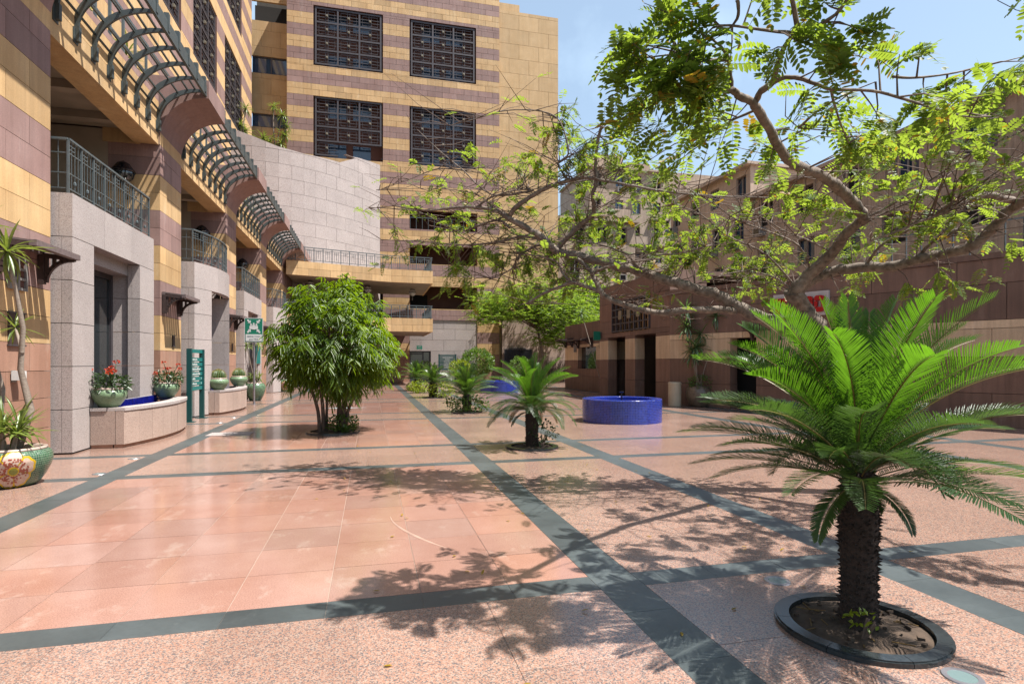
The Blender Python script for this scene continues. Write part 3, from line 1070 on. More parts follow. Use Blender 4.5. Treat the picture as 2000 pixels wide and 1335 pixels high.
# granite infill below the loggia
gi = MB().box(4.95, 8.86, FY + 0.22, FY + 0.4, 0, 5.0).build('granite_infill', M_MORTAR, FB)
masonry(gi, (3.14, FY + 0.06, 0), (1, 0, 0), (0, -1, 0), 5.72, [(0.0, 0.66, M_GRAN), (0.66, 1.62, M_GRAN), (1.62, 2.57, M_GRAN), (2.57, 3.50, M_GRAN), (3.50, 4.42, M_GRAN), (4.42, 5.165, M_GRAN)], [(0, 1.76, 0, 2.57)], blen=1.9, gap=0.018, thick=0.15, seed=9)
dr = MB()
for x in (3.20, 4.28, 4.84):
    dr.box(x - 0.05, x + 0.05, FY + 0.25, FY + 0.33, 0, 2.56)
dr.box(3.25, 4.23, FY + 0.255, FY + 0.325, 2.30, 2.40)
dr.box(3.15, 4.89, FY + 0.262, FY + 0.318, 2.47, 2.565)
do = dr.build('door', M_GRILLE, FB)
MB().box(3.16, 4.89, FY + 0.35, FY + 0.37, 0, 2.5).build('glass', M_GLASS, do)
# recess with ribbon windows at the left
rw = MB().box(-9.4, FXL, FY + 4.2, FY + 4.4, 8, 34).build('recess_wall', M_MORTAR, FB)
rh = [(0.0, 3.0, 20.9, 22.0), (0.0, 3.0, 25.3, 26.7), (0.0, 3.0, 29.6, 31.2)]
RY = FY + 2.2
masonry(rw, (-9.45, RY, 0), (1, 0, 0), (0, -1, 0), 3.0, [(8 + 1.3 * i, 9.3 + 1.3 * i, M_PANEL) for i in range(20)], rh, blen=1.5, thick=0.2, gap=0.015, seed=12)
for (p, q, a, b) in rh[:2]:
    f = MB()
    f.box(-9.4, FXL, RY + 0.10, RY + 0.16, a, a + 0.09).box(-9.4, FXL, RY + 0.10, RY + 0.16, b - 0.09, b).box(-8.0, -7.9, RY + 0.105, RY + 0.155, a + 0.09, b - 0.09)
    f = f.build('ribbon_window', M_GRILLE, FB)
    MB().box(-9.4, FXL, RY + 0.17, RY + 0.19, a, b).build('glass', M_BGLASS, f)
MB().box(-9.4, FXL, RY + 1.2, RY + 1.3, 29, 31.5).build('recess_back', M_DARK, FB)
MB().box(FXL - 0.02, FXL + 0.25, FY + 0.31, RY + 2.0, 8, FTOP - 0.1).build('return_wall', M_TAN, FB)
# blank tan tower
TW = MB().box(FXR, 16.2, FY + 0.32, FY + 12, 0, 32.2).build('stair_tower', M_PANEL, FB)
masonry(TW, (FXR + 0.02, FY + 0.28, 0), (1, 0, 0), (0, -1, 0), 5.42, [(1.28 * i, 1.28 * (i + 1), M_PANEL) for i in range(25)] + [(32.0, 32.3, M_PANEL)], blen=1.8, thick=0.04, gap=0.02, seed=21, name='panel')
MB().box(FXR - 0.4, 12.8, FY + 0.8, FY + 8, 32.31, 33.25).build('roof_parapet', M_PANEL, FB)
rr = MB()
for k in range(7):
    rr.box(13.0 + 0.5 * k, 13.03 + 0.5 * k, FY + 0.8, FY + 0.83, 32.2, 32.55)
rr.box(12.9, 16.1, FY + 0.8, FY + 0.83, 32.55, 32.58)
rr.build('roof_rail', M_RAIL, FB)

# ------------------------------------------------------------------ curved granite drum
DR = thing('curved_granite_wall', 'tall curved wall of pale granite blocks between the colonnade and the striped facade', 'wall', (-3.0, 44.0, 0.0))
def drum(x):
    return 42.0 + max(0.0, x + 8.0) ** 2 / 13.2
def dtop(x):
    return float(np.interp(x, (-8.8, -6.4, -4.65, -2.25, -0.95, 0.74), (17.4, 16.6, 16.45, 16.6, 17.5, 17.75)))
xs = np.linspace(-9.6, 0.74, 400)
arc = np.concatenate([[0], np.cumsum(np.hypot(np.diff(xs), np.diff([drum(x) for x in xs])))])
def dx(s):
    return float(np.interp(s, arc, xs))
def dn(x):
    sl = 2 * max(0.0, x + 8.0) / 13.2
    return V((sl, -1, 0)).normalized()
cv = []
SL = arc[-1]
RH = 0.965
rd = random.Random(4)
row = 0
z = 0.0
while z < 18.4:
    e = [0.0]
    s = 0.85 if row % 2 else 1.7
    while s < SL - 0.3:
        e.append(s)
        s += 1.72
    e.append(SL)
    if z > 15.0:
        e = sorted(e + [float(np.interp(q, xs, arc)) for q in (-2.25, -0.95)])
    for s0, s1 in zip(e[:-1], e[1:]):
        x0, x1 = dx(s0 + 0.008), dx(s1 - 0.008)
        t0, t1 = min(z + RH - 0.017, dtop(x0)), min(z + RH - 0.017, dtop(x1))
        if max(t0, t1) < z + 0.05:
            continue
        t0, t1 = max(t0, z + 0.01), max(t1, z + 0.01)
        j = rd.uniform(0, 0.012)
        m = MB()
        xm = (x0 + x1) / 2
        ptsf, ptsb = [], []
        for x, t in ((x0, t0), (xm, min(z + RH - 0.017, max(dtop(xm), z + 0.01))), (x1, t1)):
            n = dn(x)
            f = V((x, drum(x), 0)) + n * j
            ptsf.append((f, t))
            ptsb.append((f - n * 0.3, t))
        vs = []
        for (f, t), (bk, t2) in zip(ptsf, ptsb):
            vs += [(f.x, f.y, z), (f.x, f.y, t), (bk.x, bk.y, t), (bk.x, bk.y, z)]
        fs = [(0, 3, 2, 1), (8, 9, 10, 11)]
        for a in (0, 4):
            for k in range(4):
                k2 = (k + 1) % 4
                fs.append((a + k, a + k2, a + 4 + k2, a + 4 + k))
        m.add(vs, [f[::-1] for f in fs])
        m.build('granite_block', M_GRANW, DR)
    z += RH
    row += 1
m = MB()
xx = [float(q) for q in np.linspace(-9.5, 0.70, 28)]
pf = [V((x, drum(x), 0)) - dn(x) * 0.07 for x in xx]
pbk = [V((x, drum(x), 0)) - dn(x) * 0.28 for x in xx]
for i in range(len(xx) - 1):
    t0, t1 = dtop(xx[i]) - 0.06, dtop(xx[i + 1]) - 0.06
    a_, b_, c_, d_ = pf[i], pf[i + 1], pbk[i + 1], pbk[i]
    m.add([(a_.x, a_.y, 0), (b_.x, b_.y, 0), (b_.x, b_.y, t1), (a_.x, a_.y, t0), (d_.x, d_.y, t0), (c_.x, c_.y, t1)], [(0, 1, 2, 3), (3, 2, 5, 4)])
m.build('wall_core', M_MORTAR, DR)
MB().box(0.50, 0.735, drum(0.74) + 0.25, FY + 0.2, 0, 17.9).build('end_wall', M_GRANW, DR)

# ------------------------------------------------------------------ two walkways in front of the drum
def walkway(z0, z1, ztop, name):
    wk = MB()
    pl = [V((-5.15, 38.05, 0)), V((1.40, 40.1, 0)), V((4.25, 40.25, 0)), V((4.25, 47.6, 0))]
    back = [V((-5.15, 44.5, 0)), V((-3.5, 43.4, 0)), V((0.7, 47.4, 0)), V((4.25, 47.6, 0))]
    poly = [(p.x, p.y) for p in pl] + [(p.x, p.y) for p in back[::-1][1:]]
    wk.prism([(x, y + 0.14) if i < 3 else (x, y) for i, (x, y) in enumerate(poly)], 'z', z0 + 0.03, z1 - 0.05)
    wo = wk.build('walkway', M_PLASTER, FB)
    it = []
    for i, (p, q) in enumerate(zip(pl[:-1], pl[1:])):
        u = (q - p).normalized()
        n = V((u.y, -u.x, 0))
        h = (z1 - z0) / 2
        masonry(wo, p, u, n, (q - p).length, [(z0, z0 + h, M_TAN), (z0 + h, z1, M_TAN)], blen=1.25, thick=0.12, gap=0.012, seed=30 + i, collect=it)
    lay(wo, it, 'stone', 60)
    rl, fn = MB(), MB()
    for i, (p, q) in enumerate(zip(pl[:-1], pl[1:])):
        u = (q - p).normalized()
        ins = V((-u.y, u.x, 0)) * 0.12
        k = max(1, round((q - p).length / 0.56))
        for j in range(k):
            c0, c1 = p + (q - p) * j / k + ins, p + (q - p) * (j + 1) / k + ins
            rl.bar(c0 + V((0, 0, z1)), c0 + V((0, 0, ztop)), 0.05, 0.05)
            rl.bar(c0 + V((0, 0, ztop)), c1 + V((0, 0, ztop)), 0.06, 0.05)
            rl.bar(c0 + V((0, 0, z1 + 0.13)), c1 + V((0, 0, z1 + 0.13)), 0.03, 0.03)
            rl.bar(c0 + V((0, 0, ztop - 0.14)), c1 + V((0, 0, ztop - 0.14)), 0.03, 0.03)
            for f in (0.28, 0.5, 0.72):
                d0 = c0 + (c1 - c0) * f
                fn.bar(d0 + V((0, 0, z1 + 0.13 + (0.12 if f == 0.5 else 0))), d0 + V((0, 0, ztop - 0.14)), 0.02, 0.02)
            a0, a1 = c0 + (c1 - c0) * 0.28, c0 + (c1 - c0) * 0.72
            for zz in (ztop - 0.32, ztop - 0.22):
                fn.bar(a0 + V((0, 0, zz)), a1 + V((0, 0, zz)), 0.02, 0.02)
    ro = rl.build('railing', M_RAIL, FB)
    fn.build('baluster', M_RAIL, ro, kind='stuff')
walkway(7.15, 8.05, 8.98, 'upper')
walkway(3.76, 4.70, 5.58, 'lower')
# opal globe lamps under the upper walkway
lamp = thing('globe_lamp', 'opal globe wall lamp under the walkway nearest the colonnade', 'wall lamp', (0, 0, 0), 'globe lamps under the upper walkway', local=True)
b = MB().lathe([(0.01, -0.26), (0.14, -0.22), (0.23, -0.12), (0.26, 0.0), (0.23, 0.12), (0.14, 0.2)], 16)
b.build('globe', M_LAMP, lamp, smooth=True)
b = MB().lathe([(0.265, -0.02), (0.275, 0.0), (0.265, 0.03)], 16)
b.lathe([(0.001, 0.25), (0.16, 0.24), (0.18, 0.19), (0.001, 0.18)], 16)
b.build('collar', M_GRILLE, lamp)
b = MB().tube([(0, 0, -0.24), (0, 0.10, -0.42), (0, 0.35, -0.5), (0, 0.55, -0.2), (0, 0.55, 0.33)], 0.045, 6)
b.build('bracket', M_GRILLE, lamp)
for i, (x, lab) in enumerate(((-3.95, None), (-0.2, 'opal globe wall lamp over the bushy tree, middle of three'), (3.05, 'opal globe lamp beside the dark doorway of the upper loggia'))):
    y = (40.6, 42.2, 43.3)[i]
    z = 6.86
    if i == 0:
        lamp.location = (x, y, z)
    else:
        dup(lamp, (x, y, z), 0, lab)

# ------------------------------------------------------------------ low granite wall at the far right of the court
RW = thing('granite_retaining_wall', 'low brownish granite wall streaked with tree shadows right of the striped pier', 'wall', (13.5, 47.6, 0.0))
rwc = MB().box(10.95, 17.6, 47.75, 47.95, 0, 5.9).build('wall_core', M_MORTAR, RW)
it = []
masonry(RW, (10.95, 47.6, 0), (1, 0, 0), (0, -1, 0), 6.7, [(1.02 * i, 1.02 * (i + 1), M_GRANB) for i in range(5)] + [(5.1, 5.95, M_GRANB)], blen=1.75, thick=0.14, gap=0.02, seed=51, collect=it)
lay(RW, it, 'granite_block', 80)
cop = MB()
for i in range(6):
    cop.box(10.95 + 1.11 * i, 10.95 + 1.11 * (i + 1) - 0.02, 47.45, 48.0, 5.955, 6.12 + 0.28 * math.sin(math.pi * (i + 0.5) / 6))
cop.build('coping', M_TAN, RW)
bp = thing('outdoor_screen', 'large black screen fixed to the granite wall behind the farther blue fountain', 'screen', (12.3, 47.45, 1.6))
MB().box(11.15, 13.5, 47.38, 47.54, 1.55, 2.70).build('panel', M_BLACK, bp)
f = MB()
f.box(11.10, 13.55, 47.36, 47.42, 2.705, 2.77).box(11.10, 13.55, 47.36, 47.42, 1.48, 1.545).box(11.09, 11.145, 47.36, 47.42, 1.545, 2.705).box(13.505, 13.56, 47.36, 47.42, 1.545, 2.705)
f.box(11.5, 13.0, 47.30, 47.5, 2.775, 2.86)
f.build('frame', M_GRILLE, bp)
# ------------------------------------------------------------------ signs at the far end
ex = thing('exit_sign', 'small green exit sign above the dark glass door', 'sign', (3.95, FY - 0.1, 2.72))
MB().box(3.72, 4.17, FY - 0.13, FY - 0.092, 2.70, 3.02).build('board', M_GREEN, ex)
def text(parent, s, size, M4, mat, name='lettering', extr=0.002, align='CENTER'):
    cu = bpy.data.curves.new(name, 'FONT')
    cu.body = s
    cu.size = size
    cu.align_x = align
    cu.extrude = extr
    o = bpy.data.objects.new(name, cu)
    COL.objects.link(o)
    bpy.context.view_layer.update()
    me = bpy.data.meshes.new_from_object(o)
    bpy.data.objects.remove(o)
    me.materials.clear()
    me.materials.append(mat)
    o = link(name, me, parent)
    M4 = M4.copy()
    M4.translation -= BASE[parent.name]
    o.matrix_basis = M4
    return o
def facing(c, u, n):
    """matrix whose x runs along u, y up, z along n"""
    u, n, c = V(u).normalized(), V(n).normalized(), V(c)
    return Matrix(((u.x, 0, n.x, c.x), (u.y, 0, n.y, c.y), (u.z, 1, n.z, c.z), (0, 0, 0, 1)))
text(ex, 'EXIT', 0.13, facing((3.945, FY - 0.135, 2.88), (1, 0, 0), (0, -1, 0)), M_WHITE)
text(ex, '\uFEA5\uFEAE\uFEA8\uFEE3', 0.11, facing((3.945, FY - 0.135, 2.74), (1, 0, 0), (0, -1, 0)), M_WHITE)
db = thing('directory_board', 'dark teal directory board of stacked name slats by the far glass door', 'sign', (6.25, FY - 0.35, 0))
for x in (5.55, 6.95):
    MB().box(x - 0.05, x + 0.05, FY - 0.40, FY - 0.30, 0, 2.32).build('post', M_TEALD, db)
wd = [0, 0.8, 0.35, 0.45, 0.55, 0.7, 0.75, 0]
for i in range(8):
    z = 2.20 - 0.165 * i
    MB().box(5.605, 6.895, FY - 0.385, FY - 0.315, z - 0.06, z + 0.06).build('slat', M_TEALD, db)
    if wd[i]:
        mk = MB()
        x = 5.95 if i > 2 else 6.25 - wd[i] / 2
        e = x + wd[i]
        rd = random.Random(i)
        while x < e:
            wv = rd.uniform(0.03, 0.07)
            mk.box(x, x + wv, FY - 0.388, FY - 0.3852, z - 0.022, z + rd.uniform(0.01, 0.03))
            x += wv + 0.02
        mk.build('lettering', M_WHITE, db, kind='stuff')

# ================================================================== RIGHT LOW BUILDING
RX = 11.2
RB = thing('low_stone_building', 'low brown sandstone building in shade on the right with an open portico', 'building', (13.0, 22.0, 0.0))
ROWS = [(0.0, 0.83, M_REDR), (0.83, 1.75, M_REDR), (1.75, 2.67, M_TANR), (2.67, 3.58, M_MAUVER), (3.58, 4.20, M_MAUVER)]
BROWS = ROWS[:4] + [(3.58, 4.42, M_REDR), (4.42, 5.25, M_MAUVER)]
# portico block, facing the court
Y0, Y1 = 19.83, 26.76
bh = [(Y1 - 25.7, Y1 - 23.8, 0, 2.80), (Y1 - 22.8, Y1 - 20.95, 0, 2.80), (Y1 - 25.2, Y1 - 21.4, 3.0, 4.46)]
pb = MB().box(RX + 0.46, RX + 0.56, 20.0, Y1 - 0.2, 2.85, 5.2).build('portico', M_INNER, RB)
it = []
masonry(pb, (RX, Y1, 0), (0, -1, 0), (-1, 0, 0), Y1 - Y0, BROWS, bh, blen=1.7, thick=0.45, gap=0.01, seed=61, collect=it)
masonry(pb, (RX + 0.0, Y0, 0), (1, 0, 0), (0, -1, 0), 1.6, [(4.2, 4.42, M_REDR), (4.42, 5.25, M_MAUVER)], blen=1.6, thick=0.2, gap=0.01, seed=62, collect=it)
masonry(pb, (RX + 6, Y1, 0), (-1, 0, 0), (0, 1, 0), 6.0, BROWS, blen=2, thick=0.2, gap=0.01, seed=63, collect=it)
lay(pb, it, 'stone', 120)
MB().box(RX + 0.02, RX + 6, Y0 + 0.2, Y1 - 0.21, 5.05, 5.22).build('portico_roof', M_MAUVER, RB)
MB().box(RX + 3.4, RX + 3.6, Y0, Y1, 0, 5).build('portico_back', M_INNER, RB)
MB().box(RX + 0.57, RX + 3.4, Y0 + 0.21, Y1 - 0.22, 2.81, 2.9).build('portico_ceiling', M_INNER, RB)
for (a, b) in ((25.7, 23.8), (22.8, 20.95)):
    dk = MB().box(RX + 1.6, RX + 1.7, b - 0.3, a + 0.3, 0, 2.8).build('doorway', M_DARK, RB)
    d = MB()
    d.box(RX + 0.92, RX + 0.97, b + 0.12, b + 0.62, 1.15, 1.65).box(RX + 0.92, RX + 0.97, b + 0.12, b + 0.62, 0.55, 1.0)
    d.build('notice_panel', M_GREYC, dk)
# square lattice window above the doorways
fr = MB()
for k in range(9):
    y = 21.45 + (25.15 - 21.45) * k / 8
    fr.box(RX - 0.06, RX + 0.02, y - 0.035, y + 0.035, 3.02, 4.44)
for k in range(5):
    z = 3.06 + 1.34 * k / 4
    fr.box(RX - 0.05, RX + 0.01, 21.42, 25.18, z - 0.03, z + 0.03)
lw = fr.build('lattice_window', M_GRILLE, RB)
for k in range(8):
    y = 21.68 + (25.15 - 21.45) * k / 8
    MB().box(RX + 0.30, RX + 0.36, y - 0.12, y + 0.12, 3.0, 4.46).build('slat', M_PANEL, lw)
for y in (22.4, 23.3, 24.2):
    b = MB().box(RX - 0.09, RX - 0.055, y - 0.16, y + 0.16, 3.58, 3.98)
    b.build('boss', M_BRASS, lw)
# long wall running away from the court at an angle
WU = V((0.4029, -0.9152, 0.0))
WN = V((-0.9152, -0.4029, 0.0))
WO = V((11.2, 19.83, 0.0))
def onwall(t, z, out=0.0):
    return WO + WU * t + V((0, 0, z)) + WN * out
lwall = MB()
wh = [(2.55, 3.50, 0, 2.46)]
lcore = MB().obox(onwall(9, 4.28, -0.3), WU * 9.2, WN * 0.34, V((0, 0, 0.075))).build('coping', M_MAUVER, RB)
wallp = MB().obox(onwall(9.5, 2.0, -1.3), WU * 9.5, WN * 0.1, V((0, 0, 2.0))).build('side_wall', M_DARK, RB)
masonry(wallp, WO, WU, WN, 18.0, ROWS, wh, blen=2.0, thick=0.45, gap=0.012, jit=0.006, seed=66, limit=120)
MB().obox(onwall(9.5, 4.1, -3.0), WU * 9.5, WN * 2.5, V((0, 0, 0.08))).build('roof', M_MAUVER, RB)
# annex behind the portico
AX = 12.0
an = MB().box(AX + 0.5, AX + 0.6, 26.8, 34.3, 0, 3.8).build('annex', M_DARK, RB)
it = []
ah = [(34.3 - 32.0, 34.3 - 29.2, 1.26, 2.5)]
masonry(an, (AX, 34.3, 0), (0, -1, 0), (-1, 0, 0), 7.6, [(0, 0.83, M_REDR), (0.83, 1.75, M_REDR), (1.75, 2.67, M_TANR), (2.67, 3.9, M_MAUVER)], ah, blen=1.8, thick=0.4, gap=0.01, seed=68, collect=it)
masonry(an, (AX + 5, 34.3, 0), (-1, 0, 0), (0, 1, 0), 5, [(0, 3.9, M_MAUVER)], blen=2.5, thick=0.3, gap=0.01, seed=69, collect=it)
lay(an, it, 'stone', 60)
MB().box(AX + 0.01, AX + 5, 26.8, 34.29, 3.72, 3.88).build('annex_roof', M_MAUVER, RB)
MB().box(AX + 0.25, AX + 0.28, 29.2, 32.0, 1.26, 2.5).build('window', M_GLASS, RB)

# ------------------------------------------------------------------ red letter sign on the right wall
SG = thing('shop_sign', 'pale signboard with red block letters on the brown wall behind the tree fork', 'sign', onwall(5.0, 3.06))
MB().obox(onwall(5.0, 3.43, 0.05), WU * 0.86, WN * 0.045, V((0, 0, 0.37))).build('board', M_PALE, SG)
def letter(t0, rects):
    b = MB()
    for (a0, a1, z0, z1) in rects:
        b.obox(onwall(t0 + (a0 + a1) / 2, 3.16 + (z0 + z1) / 2, 0.15), WU * (a1 - a0) / 2, WN * 0.05, V((0, 0, (z1 - z0) / 2)))
    b.build('letter', M_REDL, SG)
letter(4.18, [(0, 0.28, 0.36, 0.50), (0.08, 0.20, 0.0, 0.345)])
letter(4.50, [(0, 0.27, 0.36, 0.50), (0, 0.24, 0.19, 0.31), (0, 0.27, 0.0, 0.13)])
def rletter(t0, w, hole):
    b = MB()
    def rr(a0, a1, z0, z1, tl, tr, bl, br):
        poly = []
        for (cx, cz, r, st) in ((a0, z0, bl, 180), (a1, z0, br, 270), (a1, z1, tr, 0), (a0, z1, tl, 90)):
            ox = cx + (r if cx == a0 else -r)
            oz = cz + (r if cz == z0 else -r)
            for k in range(4 if r > 0 else 1):
                th = R(st + 30 * k)
                poly.append((ox + r * math.cos(th), oz + r * math.sin(th)))
        n = len(poly)
        vs = [onwall(t0 + p[0], 3.16 + p[1], 0.20) for p in poly] + [onwall(t0 + p[0], 3.16 + p[1], 0.10) for p in poly]
        b.add(vs, [tuple(range(n)), tuple(range(n, 2 * n))[::-1]] + [(i, n + i, n + (i + 1) % n, (i + 1) % n) for i in range(n)])
    rr(0, w, 0.345, 0.50, 0.09, 0.09, 0, 0)
    if hole:
        rr(0, w * 0.3, 0.165, 0.325, 0, 0, 0, 0)
        rr(w * 0.7, w, 0.165, 0.325, 0, 0, 0, 0)
    else:
        rr(0, w, 0.165, 0.325, 0, 0, 0, 0)
    rr(0, w, 0.0, 0.145, 0, 0, 0.09, 0.09)
    b.build('letter', M_REDL, SG)
rletter(5.14, 0.29, False)
rletter(5.48, 0.29, True)

# ------------------------------------------------------------------ timber awnings
def awning(label, O, u, n, wd, proj, ztop, mat):
    """two curved brackets carrying a sloping slatted shelf"""
    u, n = V(u), V(n)
    O = V(O)
    A = thing('timber_awning', label, 'awning', O + V((0, 0, ztop - 0.5)), 'timber awnings on the walls')
    for a in (-wd / 2 + 0.06, wd / 2 - 0.06):
        b = MB()
        o = O + u * a
        H = 0.52
        b.bar(o + n * 0.045 + V((0, 0, ztop - H)), o + n * 0.045 + V((0, 0, ztop - 0.05)), 0.08, 0.08, up=n)
        pr = []
        for k in range(9):
            th = R(90 * k / 8)
            pr.append(o + n * (0.10 + (proj - 0.14) * (1 - math.cos(th))) + V((0, 0, ztop - H + 0.03 + (H - 0.14) * math.sin(th))))
        for p, q in zip(pr[:-1], pr[1:]):
            b.bar(p, q + (q - p).normalized() * 0.015, 0.06, 0.055)
        for f in (0.22, 0.42, 0.62):
            k = min(8, int(f * 8) + 1)
            x = proj * f
            zb = ztop - H + 0.03 + (H - 0.14) * math.sin(math.acos(max(-1, min(1, 1 - (x - 0.1) / (proj - 0.14)))))
            b.bar(o + n * x + V((0, 0, zb)), o + n * x + V((0, 0, ztop - 0.05)), 0.045, 0.045, up=n)
        b.bar(o + V((0, 0, ztop - 0.03)), o + n * proj + V((0, 0, ztop - 0.09)), 0.075, 0.075)
        b.build('bracket', M_WOOD, A)
    MB().bar(O - u * wd / 2 + n * (proj + 0.0) + V((0, 0, ztop - 0.055)), O + u * wd / 2 + n * proj + V((0, 0, ztop - 0.055)), 0.10, 0.09).build('front_beam', mat, A)
    MB().bar(O - u * (wd / 2 - 0.02) + n * 0.035 + V((0, 0, ztop + 0.01)), O + u * (wd / 2 - 0.02) + n * 0.035 + V((0, 0, ztop + 0.01)), 0.07, 0.08).build('wall_beam', mat, A)
    for k in range(7):
        a = -wd / 2 + 0.12 + (wd - 0.24) * k / 6
        MB().bar(O + u * a + n * 0.075 + V((0, 0, ztop + 0.03)), O + u * a + n * (proj - 0.055) + V((0, 0, ztop - 0.02)), wd / 7 * 0.78, 0.03).build('slat', mat, A)
AL = ['timber awning above the vent on the nearest striped pier', 'timber awning on the second striped pier beside the first granite bay', 'timber awning on the striped pier left of the assembly point sign', 'timber awning on the fourth striped pier behind the assembly point sign']
for i in range(4):
    awning(AL[i], (PX + 0.015, 10.45 + PER * i, 0), (0, 1, 0), (1, 0, 0), 1.30, 0.52, 3.42, M_WOODG)
awning('dark timber awning on the brown wall beside the tree trunk', onwall(3.9, 0, 0.015), WU, WN, 1.1, 0.6, 2.85, M_WOOD)
awning('dark timber awning on the far corner of the annex wall', (AX - 0.012, 33.4, 0), (0, -1, 0), (-1, 0, 0), 1.3, 0.7, 3.05, M_WOOD)
awning('dark timber awning over the small square annex window', (AX - 0.012, 30.7, 0), (0, -1, 0), (-1, 0, 0), 2.2, 0.7, 2.95, M_WOOD)
# vents, plaques and a small lamp on the piers
def vent(label, O, u, n, s=0.42):
    u, n, O = V(u), V(n), V(O)
    A = thing('wall_vent', label, 'vent', O, 'lattice vents on the walls')
    MB().obox(O + n * 0.012, u * s * 0.5, n * 0.01, V((0, 0, s * 0.55))).build('backing', M_INNER, A)
    b = MB()
    for f in (-0.5, 0, 0.5):
        b.obox(O + u * s * f + n * 0.035, u * 0.022, n * 0.02, V((0, 0, s * 0.55 + 0.02)))
    for f in (-0.55, -0.18, 0.18, 0.55):
        b.obox(O + V((0, 0, s * f)) + n * 0.032, u * s * 0.5, n * 0.018, V((0, 0, 0.02)))
    b.build('lattice', M_GREYC, A)
vent('grey lattice vent under the awning of the nearest striped pier', (PX, 10.42, 2.98), (0, 1, 0), (1, 0, 0))
vent('small grey lattice vent between the two annex awnings', (AX, 32.4, 2.45), (0, -1, 0), (-1, 0, 0), 0.36)
for i, lab in enumerate(('dark metal plaque low on the nearest striped pier', 'small brown plaque on the second striped pier', 'small dark plaque on the third striped pier')):
    s = (0.2, 0.24, 2.12) if i == 0 else (0.08, 0.13, 2.2)
    p = thing('wall_plaque', lab, 'plaque', (PX, 10.45 + PER * i, s[2]), 'plaques on the piers')
    y = 10.42 + PER * i + (0.3 if i else 0)
    MB().box(PX + 0.004, PX + 0.03, y - s[0], y + s[0], s[2] - s[1], s[2] + s[1]).build('plate', M_WOOD, p)
    f = MB()
    for dz in (-1, 1):
        f.box(PX + 0.004, PX + 0.04, y - s[0] - 0.02, y + s[0] + 0.02, s[2] + dz * (s[1] + 0.012) - 0.012, s[2] + dz * (s[1] + 0.012) + 0.012)
    f.build('rim', M_GRILLE, p)
wl = thing('wall_light', 'small white box light on the nearest pier above the flower pot', 'light', (PX + 0.06, 10.35, 1.38))
MB().box(PX + 0.02, PX + 0.14, 10.28, 10.44, 1.33, 1.47).build('shade', M_WHITE, wl)
MB().box(PX + 0.002, PX + 0.018, 10.31, 10.41, 1.30, 1.48).build('back_plate', M_GREYC, wl)
# lanterns inside the balconies
ln = thing('balcony_lantern', 'dark bowl lantern on the pier inside the first balcony', 'lantern', (0, 0, 0), 'bowl lanterns inside the balconies', local=True)
b = MB().lathe([(0.01, -0.30), (0.10, -0.28), (0.22, -0.16), (0.26, 0.0), (0.24, 0.02)], 14)
b.build('bowl', M_GLASS, ln, smooth=True)
b = MB().lathe([(0.27, -0.02), (0.285, 0.0), (0.27, 0.03)], 14)
b.lathe([(0.001, 0.28), (0.14, 0.2), (0.24, 0.05), (0.001, 0.05)], 14)
for k in range(6):
    th = k * math.pi / 3
    b.tube([(0.27 * math.cos(th), 0.27 * math.sin(th), 0), (0.22 * math.cos(th), 0.22 * math.sin(th), -0.17), (0.04 * math.cos(th), 0.04 * math.sin(th), -0.31)], 0.012, 4)
b.build('cage', M_BLACK, ln)
MB().tube([(0, 0, -0.28), (0.04, 0.03, -0.55), (0, 0.25, -0.62)], 0.04, 6).build('bracket', M_BLACK, ln)
for i, lab in enumerate((None, 'dark bowl lantern on the pier inside the second balcony', 'dark bowl lantern on the pier inside the third balcony')):
    loc = (-6.1, 16.4 + PER * i, 6.45)
    if i == 0:
        ln.location = loc
    else:
        dup(ln, loc, 0, lab)
gs = thing('hanging_green_sign', 'small green sign projecting from the portico corner', 'sign', (RX - 0.15, 26.6, 2.9))
MB().box(RX - 0.42, RX - 0.06, 26.52, 26.56, 2.72, 3.16).build('board', M_GREEN, gs)
MB().box(RX - 0.055, RX - 0.004, 26.5, 26.58, 2.8, 3.1).build('bracket', M_GRILLE, gs)
rrl = MB()
for k in range(26):
    p = onwall(7.0 + 0.36 * k, 4.36, -0.45)
    rrl.bar(p, p + V((0, 0, 0.85)), 0.03, 0.03)
rrl.bar(onwall(6.9, 5.2, -0.45), onwall(16.4, 5.2, -0.45), 0.04, 0.04)
rf = thing('roof_railing', 'grey bar railing along the top of the brown wall', 'railing', onwall(11, 4.36, -0.45))
rrl.build('bars', M_RAIL, rf)

